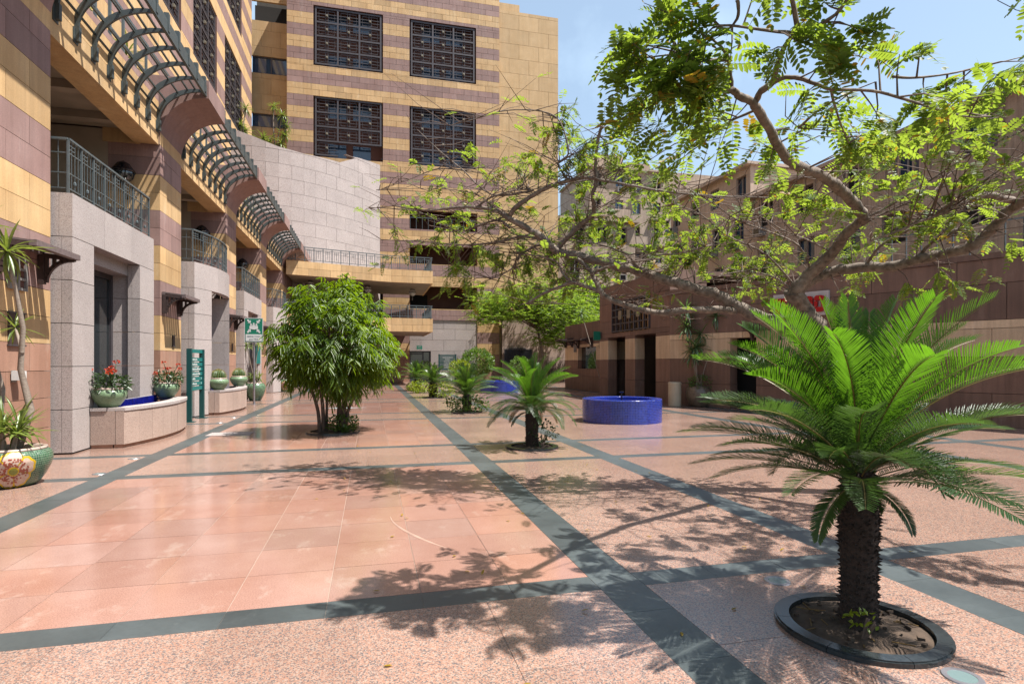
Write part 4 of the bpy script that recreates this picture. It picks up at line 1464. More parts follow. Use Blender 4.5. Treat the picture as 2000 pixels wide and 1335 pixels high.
# ================================================================== FAR APARTMENT BLOCKS
def apartment(name, label, O, u, n, w, h, depth, mat, floors, bays, ribs=False, balc=False, seed=0, ac=True):
    rd = random.Random(seed)
    u, n, O = V(u).normalized(), V(n).normalized(), V(O)
    A = thing(name, label, 'building', O + u * w / 2)
    fh = h / floors
    bw = w / bays
    holes = []
    for f in range(floors):
        for b in range(bays):
            ww = min(1.7, bw * 0.42)
            c = bw * (b + 0.5) + rd.uniform(-0.15, 0.15) * bw
            holes.append((c - ww / 2, c + ww / 2, fh * f + fh * 0.34, fh * f + fh * 0.84))
    it = []
    masonry(A, O, u, n, w, [(fh * f, fh * (f + 1), mat) for f in range(floors)], holes, blen=50, thick=0.3, gap=0.0, jit=0.0, collect=it)
    m = MB()
    for q in it:
        m.obox(*q[1:])
    m.obox(O + u * w / 2 - n * (depth / 2 + 0.9) + V((0, 0, h / 2)), u * w / 2, n * depth / 2, V((0, 0, h / 2 - 0.05)))
    for e in (0.15, w - 0.15):
        m.obox(O + u * e - n * 0.6 + V((0, 0, h / 2)), u * 0.15, n * 0.3, V((0, 0, h / 2)))
    if ribs:
        k = 0.5
        while k < w:
            m.obox(O + u * k + n * 0.05 + V((0, 0, h - 1.2)), u * 0.06, n * 0.05, V((0, 0, 1.2)))
            k += 0.9
    m.build('wall', mat, A)
    MB().obox(O + u * w / 2 - n * depth / 2 + V((0, 0, h + 0.12)), u * (w / 2 + 0.3), n * (depth / 2 + 0.5), V((0, 0, 0.12))).build('roof', mat, A)
    for (a, b, z0, z1) in holes:
        wf = MB()
        c = O + u * (a + b) / 2 - n * 0.2 + V((0, 0, (z0 + z1) / 2))
        W2, H2 = (b - a) / 2, (z1 - z0) / 2
        for s in (-1, 0, 1):
            wf.obox(c + u * W2 * s * 0.94, u * 0.05, n * 0.04, V((0, 0, H2)))
        for s in (-1, 1):
            wf.obox(c + V((0, 0, s * H2 * 0.95)), u * W2 * 0.9, n * 0.035, V((0, 0, 0.05)))
        wo = wf.build('window', M_GREYC if rd.random() < 0.5 else M_WOODG, A)
        MB().obox(c - n * 0.1, u * W2, n * 0.02, V((0, 0, H2))).build('pane', M_BGLASS if rd.random() < 0.4 else M_DARK, wo)
        if ac and rd.random() < 0.4:
            q = O + u * (a + 0.45) + n * 0.30 + V((0, 0, z0 - 0.42))
            au = MB().obox(q, u * 0.42, n * 0.28, V((0, 0, 0.30)))
            ao = au.build('air_conditioner', M_GREYC, A)
            MB().obox(q + n * 0.285, u * 0.30, n * 0.008, V((0, 0, 0.22))).build('fan_grille', M_BLACK, ao)
        if balc and rd.random() < 0.5:
            q = O + u * (a + b) / 2 + n * 0.5 + V((0, 0, z0 - 0.75))
            MB().obox(q, u * (W2 + 0.5), n * 0.5, V((0, 0, 0.08))).obox(q + n * 0.46 + V((0, 0, 0.5)), u * (W2 + 0.5), n * 0.04, V((0, 0, 0.42))).build('balcony', mat, A)
    return A
a1 = apartment('apartment_block', 'long brown apartment block with a ribbed top storey beyond the right wall', (29.0, 39.0, 0), (0, -1, 0), (-1, 0, 0), 34.0, 14.3, 10, M_APT, 4, 9, ribs=True, seed=3)
a2 = apartment('apartment_block', 'plain pinkish apartment block stepping back behind the tree', (29.5, 52.0, 0), (0, -1, 0), (-1, 0, 0), 12.4, 17.4, 9, M_APT3, 5, 4, seed=5)
a3 = apartment('apartment_block', 'grey brown apartment tower seen between the tan stair tower and the tree', (25.5, 64.0, 0), (1, 0, 0), (0, -1, 0), 10.0, 25.0, 10, M_APT2, 8, 4, balc=True, seed=8)
a4 = apartment('apartment_block', 'weathered apartment tower with a flat roof hut behind the middle of the tree', (35.7, 66.0, 0), (1, 0, 0), (0, -1, 0), 12.5, 23.5, 10, M_APT2, 8, 5, balc=True, seed=12)
a5 = apartment('apartment_block', 'low grey apartment block half hidden behind the light green tree', (17.5, 58.0, 0), (1, 0, 0), (0, -1, 0), 11.0, 17.0, 8, M_APT2, 5, 4, seed=15)
for A, (x0, x1, y0, y1, z0, z1) in ((a3, (26.5, 30.5, 65.5, 70, 25.3, 27.3)), (a3, (31.5, 34.5, 66, 71, 25.3, 26.8)), (a4, (37.5, 46.5, 67.5, 74, 23.8, 26.6)), (a4, (40.0, 45.0, 66.8, 67.4, 23.8, 25.2))):
    MB().box(x0, x1, y0, y1, z0, z1).build('roof_hut', M_APT, A)

# ================================================================== COURT FURNITURE
# planter basins in front of the granite bays
def planter(i, label):
    a, b = 12.12 + PER * i, 15.85 + PER * i
    c, hw = (a + b) / 2, (b - a) / 2
    f = lambda y: -4.20 - 0.30 * ((y - c) / hw) ** 2
    H = 0.755
    T = thing('planter_basin', label, 'planter', (-4.7, c, 0), 'granite planter basins')
    n = 9
    for k in range(n):
        m = MB()
        strip(m, f, a + (b - a) * k / n + 0.004, a + (b - a) * (k + 1) / n - 0.004, 0.07, H - 0.06, 0.14, 3, random.uniform(0, 0.004))
        m.build('panel', M_GRANB, T)
    for (p, q) in ((a, a + 0.14), (b - 0.14, b)):
        MB().box(-5.045, f(a) - 0.145, p, q, 0.07, H - 0.06).build('panel', M_GRANB, T)
    m = MB()
    strip(m, f, a + 0.03, b - 0.03, 0.0, 0.068, 0.14, 8, -0.04)
    m.box(-5.045, f(a) - 0.19, a + 0.03, a + 0.14, 0, 0.068)
    m.build('plinth', M_RED, T)
    k = 5
    for j in range(k):
        m = MB()
        strip(m, f, a + (b - a) * j / k + 0.002, a + (b - a) * (j + 1) / k - 0.002, H - 0.058, H, 0.30, 3, 0.02)
        m.build('coping', M_GRAN, T)
    for (p, q) in ((a - 0.02, a + 0.30), (b - 0.30, b + 0.02)):
        MB().box(-5.045, f(a) - 0.285, p, q, H - 0.058, H).build('coping', M_GRAN, T)
    for j in range(22):
        y = a + 0.32 + (b - a - 0.64) * j / 22
        MB().box(-5.052, -5.032, y + 0.006, y + (b - a - 0.64) / 22 - 0.006, H - 0.35, H + 0.07).build('tile', M_BLUET, T)
    MB().box(-5.066, -5.046, a + 0.31, b - 0.31, H - 0.35, H + 0.075).build('tile_backing', M_PALE, T)
    MB().box(-5.03, f(a) - 0.32, a + 0.31, b - 0.31, H - 0.3, H - 0.14).build('water', M_WATER, T)
    return T
planter(0, 'bowed granite planter basin with two red flowering pots on its coping')
planter(1, 'bowed granite planter basin with two barrel cactus pots on its coping')

def pot(name, label, loc, prof, mats, group=None, flower=None, rim=True, n=36):
    """lathe pot: body, rim, soil"""
    T = thing(name, label, 'pot', loc, group, local=True)
    m = MB()
    m.lathe(prof, n)
    m.f.append(tuple(range(n))[::-1])
    m.mi.append(0)
    m.uv.append(None)
    m.build('body', mats[0], T, smooth=True)
    r, z = prof[-1]
    MB().lathe([(r - 0.035, z - 0.05), (r - 0.035, z + 0.012), (r - 0.012, z + 0.026), (r + 0.012, z + 0.018), (r + 0.015, z - 0.008), (r - 0.002, z - 0.012)], n).build('rim', mats[1], T, smooth=True)
    MB().disc((0, 0, z - 0.04), r - 0.02, 24).build('soil', M_EARTH, T)
    if flower:
        th0, zc, rad = flower
        zs = [p[1] for p in prof]
        rs = [p[0] for p in prof]
        def surf(a, b, lift):
            zz = zc + b
            rr = float(np.interp(zz, zs, rs))
            rr2 = float(np.interp(zz + 0.01, zs, rs))
            th = th0 + a / max(rs)
            nrmz = -(rr2 - rr) / 0.01
            l = lift / math.hypot(1, nrmz)
            return ((rr + l) * math.cos(th), (rr + l) * math.sin(th), zz + l * nrmz)
        def blob(fn, lift, mat, nm, rings=6, seg=60):
            vs, fs = [], []
            vs.append(surf(0, 0, lift))
            for i in range(1, rings + 1):
                for k in range(seg):
                    t = 2 * math.pi * k / seg
                    q = fn(t) * i / rings
                    vs.append(surf(q * math.cos(t), q * math.sin(t), lift))
            for k in range(seg):
                fs.append((0, 1 + k, 1 + (k + 1) % seg))
            for i in range(rings - 1):
                for k in range(seg):
                    k2 = (k + 1) % seg
                    fs.append((1 + i * seg + k, 1 + (i + 1) * seg + k, 1 + (i + 1) * seg + k2, 1 + i * seg + k2))
            MB().add(vs, fs).build(nm, mat, T, smooth=True)
        pet = lambda t: rad * (0.80 + 0.20 * abs(math.sin(2.5 * t + 0.6)) ** 0.6 + 0.03 * math.cos(15 * t))
        blob(lambda t: pet(t) + 0.022, 0.004, M_YEL, 'petal_outline')
        for s in range(5):
            def sector(t, s=s):
                return pet(t)
            seg0 = (math.pi * s - 0.6) / 2.5
            vs, fs = [], []
            A, Bn = 12, 6
            for i in range(Bn + 1):
                for k in range(A + 1):
                    t = seg0 + 0.07 + (2 * math.pi / 5 - 0.14) * k / A
                    q = rad * 0.27 + (pet(t) - 0.006 - rad * 0.27) * i / Bn
                    vs.append(surf(q * math.cos(t), q * math.sin(t), 0.008))
            for i in range(Bn):
                for k in range(A):
                    o = i * (A + 1) + k
                    fs.append((o, o + A + 1, o + A + 2, o + 1))
            MB().add(vs, [f[::-1] for f in fs]).build('petal', M_PETAL, T, smooth=True)
        blob(lambda t: rad * 0.26, 0.010, M_YEL, 'centre_ring', 3, 30)
        blob(lambda t: rad * 0.20, 0.013, M_OLIVE, 'flower_centre', 3, 30)
        sm = MB()
        rd = random.Random(5)
        for k in range(150):
            t = rd.uniform(0, 2 * math.pi)
            q = rad * (0.30 + 0.42 * rd.random() ** 1.3)
            e = 0.0085
            p = [surf(q * math.cos(t) + dx_, q * math.sin(t) + dz_, 0.0115) for dx_, dz_ in ((-e, -e), (e, -e), (e, e), (-e, e))]
            sm.add(p, [(0, 1, 2, 3)])
        sm.build('stamen_tessera', M_STAM, T, kind='stuff')
    return T
BIGP = [(0.25, 0.0), (0.30, 0.03), (0.365, 0.13), (0.42, 0.25), (0.445, 0.34), (0.435, 0.41), (0.40, 0.455), (0.37, 0.475)]
pot('mosaic_pot', 'large green mosaic pot with a cream and yellow flower in the near left corner', (-4.57, 8.80, 0), BIGP, (M_GMOS, M_RIM), flower=(R(-59), 0.235, 0.225))
FLP = [(0.14, 0.0), (0.17, 0.02), (0.235, 0.11), (0.285, 0.20), (0.295, 0.26), (0.275, 0.31), (0.235, 0.345)]
pa = pot('mosaic_pot', 'pale green mosaic pot with red flowers on the near end of the planter basin', (-4.83, 12.36, 0.755), FLP, (M_GMOSS, M_RIM), 'small green mosaic pots')
pb2 = pot('mosaic_pot', 'pale green mosaic pot with red flowers on the far end of the planter basin', (-4.84, 15.50, 0.755), FLP, (M_GMOSS, M_RIM), 'small green mosaic pots')
pc = pot('mosaic_pot', 'pale green mosaic pot holding the nearer barrel cactus', (-4.60, 19.38, 0.755), FLP, (M_GMOSS, M_RIM), 'small green mosaic pots')
pd = pot('mosaic_pot', 'pale green mosaic pot holding the farther barrel cactus', (-4.62, 22.30, 0.755), FLP, (M_GMOSS, M_RIM), 'small green mosaic pots')
TALL = [(0.20, 0.0), (0.24, 0.04), (0.33, 0.25), (0.395, 0.48), (0.40, 0.58), (0.37, 0.68), (0.31, 0.74)]
pot('glazed_pot', 'tall dark green glazed pot with a dracaena beside the assembly point pole', (-4.72, 25.9, 0), TALL, (M_GGLAZE, M_RIM))
pot('mosaic_pot', 'green mosaic pot with a peach flower by the farthest granite bay', (-4.62, 33.6, 0), [(0.26, 0), (0.30, 0.05), (0.40, 0.3), (0.44, 0.5), (0.42, 0.64), (0.36, 0.70)], (M_GMOSS, M_RIM), flower=(R(-80), 0.35, 0.24))
pot('glazed_pot', 'brownish glazed pot with a tall dracaena against the brown wall', (11.65, 18.55, 0), [(0.28, 0), (0.34, 0.05), (0.43, 0.3), (0.45, 0.5), (0.42, 0.66), (0.36, 0.72)], (M_BGLAZE, M_BGLAZE))

# ------------------------------------------------------------------ strap leaved plants
def strap_mesh(L_, W_, bend, mat, nm, fold=0.3):
    seg = 5
    vs, fs = [], []
    x = z = 0.0
    e = 0.0
    for i in range(seg + 1):
        t = i / seg
        wd = W_ * (0.55 + 0.9 * t if t < 0.5 else 1.0) * (1 - max(0, (t - 0.45) / 0.55) ** 1.6)
        vs += [(x, -wd / 2, z + wd * fold), (x, 0, z), (x, wd / 2, z + wd * fold)]
        e -= bend / seg
        x += L_ / seg * math.cos(e)
        z += L_ / seg * math.sin(e)
    for i in range(seg):
        o = 3 * i
        fs += [(o, o + 3, o + 4, o + 1), (o + 1, o + 4, o + 5, o + 2)]
    me = bpy.data.meshes.new(nm)
    me.from_pydata(vs, [], fs)
    me.materials.append(mat)
    me.polygons.foreach_set('use_smooth', [True] * len(fs))
    return me
STRAPS = {}
def rosette(parent, c, n, L_, mat, rd, e_lo=-50, e_hi=85, single=True, W_=None, bend=0.9):
    key = (mat.name, round(L_, 2))
    if key not in STRAPS:
        STRAPS[key] = [strap_mesh(L_ * f, W_ or L_ * 0.085, bend * g, mat, 'strap_leaf') for f, g in ((1, 0.5), (0.92, 1.0), (0.85, 1.5), (0.75, 0.3))]
    j = None
    allv, allf = [], []
    for i in range(n):
        t = (i + 0.5) / n
        el = R(e_lo + (e_hi - e_lo) * t + rd.uniform(-12, 12))
        az = i * 2.39996 + rd.uniform(-0.3, 0.3)
        me = rd.choice(STRAPS[key])
        M4 = Matrix.Translation(V(c) - BASE.get(parent.name, V((0, 0, 0)))) @ Matrix.Rotation(az, 4, 'Z') @ Matrix.Rotation(-el, 4, 'Y') @ Matrix.Scale(rd.uniform(0.75, 1.1), 4)
        if single:
            o = link('leaf', me, parent)
            o.matrix_basis = M4
        else:
            b0 = len(allv)
            allv += [tuple(M4 @ v.co + BASE.get(parent.name, V((0, 0, 0)))) for v in me.vertices]
            allf += [tuple(b0 + k for k in p.vertices) for p in me.polygons]
    if not single:
        MB().add(allv, allf).build('leaf_rosette', mat, parent, smooth=True, kind='stuff')
rdp = random.Random(21)
yp = thing('yucca_plant', 'tall yucca with bare stems and striped leaves in the near flower pot', 'plant', (-4.62, 8.80, 0.44))
stm = MB()
tops = [at(14, 492, 7.55), at(-45, 440, 7.3), at(30, 640, 7.9)]
stm.tube([(-4.55, 8.9, 0.42), at(60, 800, 7.75), at(40, 720, 7.7), at(45, 640, 7.65), at(30, 560, 7.6), tops[0]], [0.05, 0.045, 0.035, 0.03, 0.028, 0.022], 8)
stm.build('stem', M_STEM, yp, smooth=True)
stm = MB().tube([(-4.75, 8.85, 0.42), at(5, 760, 7.8), at(-30, 640, 7.5), tops[1]], [0.04, 0.032, 0.028, 0.02], 8)
stm.build('stem', M_STEM, yp, smooth=True)
stm = MB().tube([at(43, 690, 7.66), at(36, 660, 7.8), tops[2]], [0.025, 0.02, 0.016], 6)
stm.build('stem', M_STEM, yp, smooth=True)
rosette(yp, tops[0], 40, 0.52, M_YUC, rdp, -60, 80)
rosette(yp, tops[1], 34, 0.52, M_YUC, rdp, -60, 80)
rosette(yp, tops[2], 22, 0.40, M_YUC, rdp, -40, 80)
for (dx_, dy_, z, n, L_) in ((0.16, -0.08, 0.66, 34, 0.46), (0.02, -0.12, 0.70, 30, 0.50), (0.05, 0.16, 0.74, 28, 0.50), (-0.2, 0.05, 0.68, 24, 0.46)):
    rosette(yp, (-4.62 + dx_, 8.8 + dy_, z), n, L_, M_YUC, rdp, -5, 85)
    MB().tube([(-4.62 + dx_ * 0.6, 8.8 + dy_ * 0.6, 0.43), (-4.62 + dx_, 8.8 + dy_, z + 0.03)], [0.035, 0.025], 6).build('stem', M_STEM, yp)
def dracaena(label, base, heads, mat, L_=0.42, single=False, n=28, r=0.022, nm='dracaena_plant', grp=None):
    A = thing(nm, label, 'plant', base, grp)
    for (h, k) in heads:
        h = V(h)
        b = V(base) + V((rdp.uniform(-0.08, 0.08), rdp.uniform(-0.08, 0.08), 0))
        mid = b.lerp(h, 0.5) + V((rdp.uniform(-0.08, 0.08), rdp.uniform(-0.05, 0.05), 0.05))
        MB().tube([b, mid, h], [r, r * 0.85, r * 0.7], 6).build('stem', M_STEM, A)
        rosette(A, h, int(n * k), L_ * (0.8 + 0.2 * k), mat, rdp, -55, 80, single)
    return A
dracaena('dracaena with two pale leaf heads in the tall glazed pot', (-4.72, 25.9, 0.7), [((-5.0, 25.6, 2.30), 1), ((-4.62, 25.95, 2.38), 1), ((-4.75, 25.8, 1.0), 1), ((-4.55, 25.8, 0.95), 1), ((-4.9, 25.9, 0.9), 1)], M_YUC, 0.44)
dracaena('dracaena with a spiky head in the peach flower pot', (-4.62, 33.6, 0.66), [((-4.75, 33.5, 2.75), 1), ((-4.5, 33.4, 1.35), 1.2), ((-4.7, 33.8, 1.6), 1), ((-4.35, 33.5, 1.0), 1)], M_YUC, 0.5)
dracaena('tall dracaena with four leaf heads before the brown wall', (11.65, 18.55, 0.68), [((11.35, 18.9, 3.55), 1), ((12.0, 18.0, 3.25), 0.9), ((11.3, 18.8, 2.9), 1), ((11.5, 18.5, 2.15), 1.2), ((11.75, 18.6, 2.6), 1), ((11.45, 18.6, 1.9), 0.9)], M_DRA, 0.72, n=46)
dracaena('slim leaning dracaena between the annex and the portico', (11.75, 27.5, 0.0), [((11.2, 29.3, 4.3), 1.1), ((11.75, 27.6, 5.1), 1.1), ((11.7, 27.4, 2.6), 1.0), ((11.8, 27.3, 3.9), 0.9)], M_DRA, 0.6, n=34)
# terrace plants behind the drum and along the pergolas
tp = [((-9.0, 45.2, 17.3), (((-8.9, 45.2, 20.2), 1), ((-9.0, 45.4, 18.6), 1.3), ((-9.2, 45.0, 18.9), 1))), ((-7.6, 45.2, 17.3), (((-7.7, 45.2, 18.1), 1.5), ((-7.3, 45.4, 17.9), 1.2))), ((-6.9, 45.4, 17.3), (((-7.0, 45.3, 20.6), 0.9), ((-6.4, 45.3, 20.0), 1.2), ((-6.1, 45.4, 19.3), 1.1), ((-6.2, 45.2, 18.5), 1.2), ((-6.5, 45.2, 17.9), 1.2)))]
for (b, hs), lab in zip(tp, ('tall spiky terrace plant left above the curved wall', 'low spiky terrace plant peeping over the curved wall', 'bushy many-headed terrace plant right above the curved wall')):
    dracaena(lab, b, hs, M_YUC, 0.85, n=30, r=0.05, nm='terrace_plant', grp='plants on the terrace above the curved wall')
MB().box(-9.2, FXL, 44.4, FY + 2, 17.0, 17.25).build('terrace_floor', M_PLASTER, FB)
ord_ = ('first', 'second', 'third', 'fourth', 'fifth')
for n in range(4):
    for k in range(3):
        y = 12.4 + PER * n + 1.75 * k
        A = thing('terrace_shrub', 'spiky yellow green shrub behind the %s pergola, %s from the camera' % (ord_[n], ord_[k]), 'plant', (-6.2, y, 8.55), 'shrubs on the terrace behind the pergolas')
        for j in range(3):
            rosette(A, (-6.2 + rdp.uniform(-0.3, 0.3), y + rdp.uniform(-0.4, 0.4), 9.0 + rdp.uniform(-0.1, 0.5)), 26, 0.6, M_YUC, rdp, -40, 80, False)
        MB().tube([(-6.2, y, 8.55), (-6.2, y, 9.1)], 0.04, 6).build('stem', M_STEM, A)

# ------------------------------------------------------------------ generic leafy mass
def clump(parent, c, rad, n, Ll, Wl, mat, nm='crown', kind='stuff', shell=0.45, droop=0.2, down=0.0, up=0.35, seed=1, flat_bottom=None):
    r = np.random.default_rng(seed)
    d = nrm(r.normal(size=(n, 3)))
    q = shell + (1 - shell) * r.random(n) ** 0.6
    bump = 1 + 0.13 * np.sin(d[:, 0] * 7 + seed) * np.cos(d[:, 2] * 6 + d[:, 1] * 5)
    p = d * (q * bump)[:, None] * np.array(rad) + np.array(c)
    if flat_bottom is not None:
        p[:, 2] = np.maximum(p[:, 2], flat_bottom + 0.1 * r.random(n))
    dr = nrm(d * 0.8 + r.normal(size=(n, 3)) * 0.7 + np.array([0, 0, up - down]))
    upv = nrm(r.normal(size=(n, 3)) * 0.5 + np.array([0, 0, 1.0]))
    vs, qd = leaf_arrays(p, dr, upv, Ll * r.uniform(0.7, 1.2, n), Wl * r.uniform(0.8, 1.2, n), droop)
    return np_mesh(nm, vs, qd, mat, parent, kind)
# red flowering plants in the two planter pots
for i, (P, lab) in enumerate((((-4.83, 12.36, 1.10), 'dark leaved plant with red flower heads in the near planter pot'), ((-4.84, 15.50, 1.10), 'dark leaved plant with red flower heads in the far planter pot'))):
    A = thing('flowering_plant', lab, 'plant', P, 'red flowering plants')
    b = MB()
    rd = random.Random(i)
    fl = []
    for k in range(9):
        az, rr_ = rd.uniform(0, 6.28), rd.uniform(0.05, 0.34)
        t = V(P) + V((rr_ * math.cos(az), rr_ * math.sin(az), rd.uniform(0.22, 0.52)))
        b.tube([V(P) + V((0, 0, -0.03)), V(P).lerp(t, 0.55) + V((0.03, 0, 0.02)), t], [0.012, 0.009, 0.006], 5)
        if k < 7:
            fl.append(t)
    b.build('stem', M_DKGR, A)
    clump(A, V(P) + V((0, 0, 0.10)), (0.36, 0.34, 0.20), 420, 0.10, 0.035, M_DKGR, 'foliage', droop=0.3, seed=i + 3)
    for t in fl:
        r = np.random.default_rng(int(t.x * 1000) % 999 + 5)
        nn = 26
        d = nrm(r.normal(size=(nn, 3)) + np.array([0, 0, 0.6]))
        vs, qd = leaf_arrays(np.array(t) + d * np.array([0.035, 0.035, 0.012]), d, r.normal(size=(nn, 3)), 0.035, 0.028, 0.0)
        np_mesh('flower', vs, qd, M_FLOW, A)
# barrel cacti
for i, (P, lab) in enumerate((((-4.60, 19.38, 1.07), 'round golden barrel cactus in the nearer planter pot'), ((-4.62, 22.30, 1.07), 'round golden barrel cactus in the farther planter pot'))):
    A = thing('barrel_cactus', lab, 'cactus', P, 'barrel cacti')
    vs, fs, tips, dirs = [], [], [], []
    nr, nu, r0 = 20, 10, 0.215
    for a in range(nu + 1):
        ph = R(-40 + 130 * a / nu)
        for k in range(nr * 2):
            th = math.pi * k / nr
            rr_ = r0 * (1.0 if k % 2 else 0.86)
            p = V((rr_ * math.cos(ph) * math.cos(th), rr_ * math.cos(ph) * math.sin(th), r0 * 0.95 * math.sin(ph) + 0.10)) + V(P)
            vs.append(p)
            if k % 2 and a > 1:
                for q in range(4):
                    tips.append(p)
                    dirs.append((p - V(P)).normalized() + V((random.uniform(-.8, .8), random.uniform(-.8, .8), random.uniform(-.5, .8))))
    for a in range(nu):
        for k in range(nr * 2):
            k2 = (k + 1) % (nr * 2)
            fs.append((a * nr * 2 + k, a * nr * 2 + k2, (a + 1) * nr * 2 + k2, (a + 1) * nr * 2 + k))
    MB().add(vs, fs).build('body', M_CACT, A)
    tv = np.array(tips)
    v2, q2 = leaf_arrays(tv, np.array(dirs), np.random.default_rng(2).normal(size=tv.shape), 0.045, 0.007, 0)
    np_mesh('spine', v2, q2, M_SPINE, A, 'stuff')

# ------------------------------------------------------------------ signs in the court
ds = thing('direction_sign', 'teal direction sign with stacked slats beside the first planter basin', 'sign', (-4.74, 17.55, 0))
for y in (16.97, 18.14):
    MB().box(-4.80, -4.68, y - 0.05, y + 0.05, 0.012, 1.98).build('post', M_TEALD, ds)
    MB().box(-4.88, -4.60, y - 0.13, y + 0.13, 0.001, 0.012).build('base_plate', M_TEALD, ds)
tw = [0, 0.42, 0.42, 0.72, 0.70, 0.24, 0.36, 0]
rd = random.Random(8)
for i in range(8):
    z = 1.88 - 0.133 * i if i else 1.92
    z -= 0.06 if i else 0
    MB().box(-4.765, -4.715, 17.022, 18.088, z - 0.05, z + 0.05).build('slat', M_TEAL, ds)
    if tw[i]:
        mk = MB()
        y = 17.16
        e = y + tw[i]
        if 1 < i < 5:
            mk.add([(-4.7138, 17.055, z), (-4.7138, 17.10, z + 0.022), (-4.7138, 17.10, z - 0.022)], [(0, 2, 1)])
        if i >= 5:
            mk.add([(-4.7138, 18.02, z), (-4.7138, 17.97, z + 0.025), (-4.7138, 17.97, z - 0.025)], [(0, 1, 2)])
        while y < e:
            wv = rd.uniform(0.018, 0.04)
            mk.box(-4.7145, -4.713, y, y + wv, z - 0.022, z + rd.choice((0.012, 0.012, 0.03)))
            y += wv + 0.012
        mk.build('lettering', M_WHITE, ds, kind='stuff')
asn = thing('assembly_point_sign', 'green and white assembly point sign on a steel pole', 'sign', (-4.32, 23.41, 0))
MB().tube([(-4.32, 23.45, 0.01), (-4.32, 23.45, 3.2)], 0.038, 12).build('pole', M_STEEL, asn)
MB().lathe([(0.10, 0.0), (0.10, 0.012), (0.05, 0.02), (0.045, 0.10)], 16, (-4.32, 23.45, 0.001)).build('foot', M_STEEL, asn)
SX, SY0 = -4.32, 23.40
MB().box(SX - 0.33, SX + 0.33, SY0 - 0.012, SY0 + 0.012, 2.37, 3.30).build('back_plate', M_PALE, asn)
MB().box(SX - 0.305, SX + 0.305, SY0 - 0.016, SY0 - 0.0125, 2.395, 3.275).build('green_field', M_GREEN, asn)
MB().box(SX - 0.285, SX + 0.285, SY0 - 0.020, SY0 - 0.0165, 2.42, 2.68).build('white_field', M_WHITE, asn)
pc_ = MB()
yy0, yy1 = SY0 - 0.021, SY0 - 0.0165
for sx in (-1, 1):
    for sz in (-1, 1):
        cx, cz = SX + 0.10 * sx * 1.35, 2.985 + 0.14 * sz * 1.1
        dxv = V((-sx, 0, -sz)).normalized()
        tip = V((cx, 0, cz)) + dxv * 0.045
        pc_.add([(tip.x - 0.105 * 0 , yy0, tip.z), (tip.x, yy0, tip.z + 0.11 * sz * 1.0), (tip.x + 0.035 * sx, yy0, tip.z + 0.075 * sz), (tip.x + 0.075 * sx, yy0, tip.z + 0.035 * sz), (tip.x + 0.11 * sx, yy0, tip.z)], [(0, 1, 2, 3, 4) if sx * sz > 0 else (4, 3, 2, 1, 0)])
        t2 = tip + V((sx, 0, sz)) * 0.05
        e2 = tip + V((sx, 0, sz)) * 0.12
        w = V((sz, 0, -sx)) * 0.022
        a_, b_, c_, d_ = t2 + w, t2 - w, e2 - w, e2 + w
        pc_.add([(v.x, yy0, v.z) for v in (a_, b_, c_, d_)], [(0, 1, 2, 3) if sx * sz > 0 else (3, 2, 1, 0)])
def fig(cx, cz, s):
    pc_.add([(cx + 0.034 * s * math.cos(k * math.pi / 8), yy0 - 0.0005, cz + 0.075 * s + 0.034 * s * math.sin(k * math.pi / 8)) for k in range(16)], [tuple(range(16))])
    pc_.add([(cx - 0.055 * s, yy0 - 0.0005, cz - 0.10 * s), (cx + 0.055 * s, yy0 - 0.0005, cz - 0.10 * s), (cx + 0.055 * s, yy0 - 0.0005, cz + 0.01 * s), (cx + 0.03 * s, yy0 - 0.0005, cz + 0.032 * s), (cx - 0.03 * s, yy0 - 0.0005, cz + 0.032 * s), (cx - 0.055 * s, yy0 - 0.0005, cz + 0.01 * s)], [(0, 1, 2, 3, 4, 5)])
fig(SX - 0.095, 2.975, 1.0)
fig(SX + 0.095, 2.975, 1.0)
fig(SX, 3.012, 0.95)
pc_.box(SX - 0.05, SX + 0.05, SY0 - 0.023, SY0 - 0.0215, 2.86, 2.965)
pc_.build('pictogram', M_WHITE, asn)
text(asn, 'ASSEMBLY POINT', 0.062, facing((SX, SY0 - 0.0205, 2.575), (1, 0, 0), (0, -1, 0)), M_TEALD)
text(asn, '\uFECA\uFEE4\uFEA0\uFE97 \uFE94\uFEC4\uFED8\uFEE7', 0.075, facing((SX, SY0 - 0.0205, 2.475), (1, 0, 0), (0, -1, 0)), M_TEALD)
ws = thing('wall_sign', 'bright teal panel sign on the third granite bay', 'sign', (-5.0, 28.0, 1.9))
MB().box(-5.055, -5.02, 27.75, 28.75, 1.55, 2.35).build('panel', M_TEAL, ws)
MB().box(-5.058, -5.01, 27.70, 27.745, 1.5, 2.4).build('edge', M_TEALD, ws)

# ------------------------------------------------------------------ blue mosaic fountains
def fountain(label, c, r, h):
    A = thing('fountain', label, 'fountain', (c[0], c[1], 0), 'round blue fountains', local=True)
    MB().lathe([(r, 0.0), (r, h - 0.012), (r - 0.012, h), (r - 0.25, h), (r - 0.262, h - 0.01), (r - 0.262, h - 0.30)], 64).build('basin', M_BLUE, A)
    MB().disc((0, 0, h - 0.13), r - 0.25, 48).build('water', M_WATER, A)
    b = MB().tube([(0, 0, 0.1), (0, 0, h + 0.16)], 0.018, 8)
    b.lathe([(0.02, h + 0.15), (0.06, h + 0.175), (0.062, h + 0.19), (0.001, h + 0.195)], 14)
    b.build('nozzle', M_BLACK, A)
    A.location = (c[0], c[1], 0)
fountain('nearer round blue mosaic fountain in front of the brown portico', (6.72, 14.50, 0), 1.08, 0.62)
fountain('farther round blue mosaic fountain half hidden behind the palms', (6.75, 29.9, 0), 1.10, 0.62)
cb_ = thing('litter_bin', 'cream cylindrical bin against the brown wall near the portico', 'bin', (10.9, 18.95, 0), local=True)
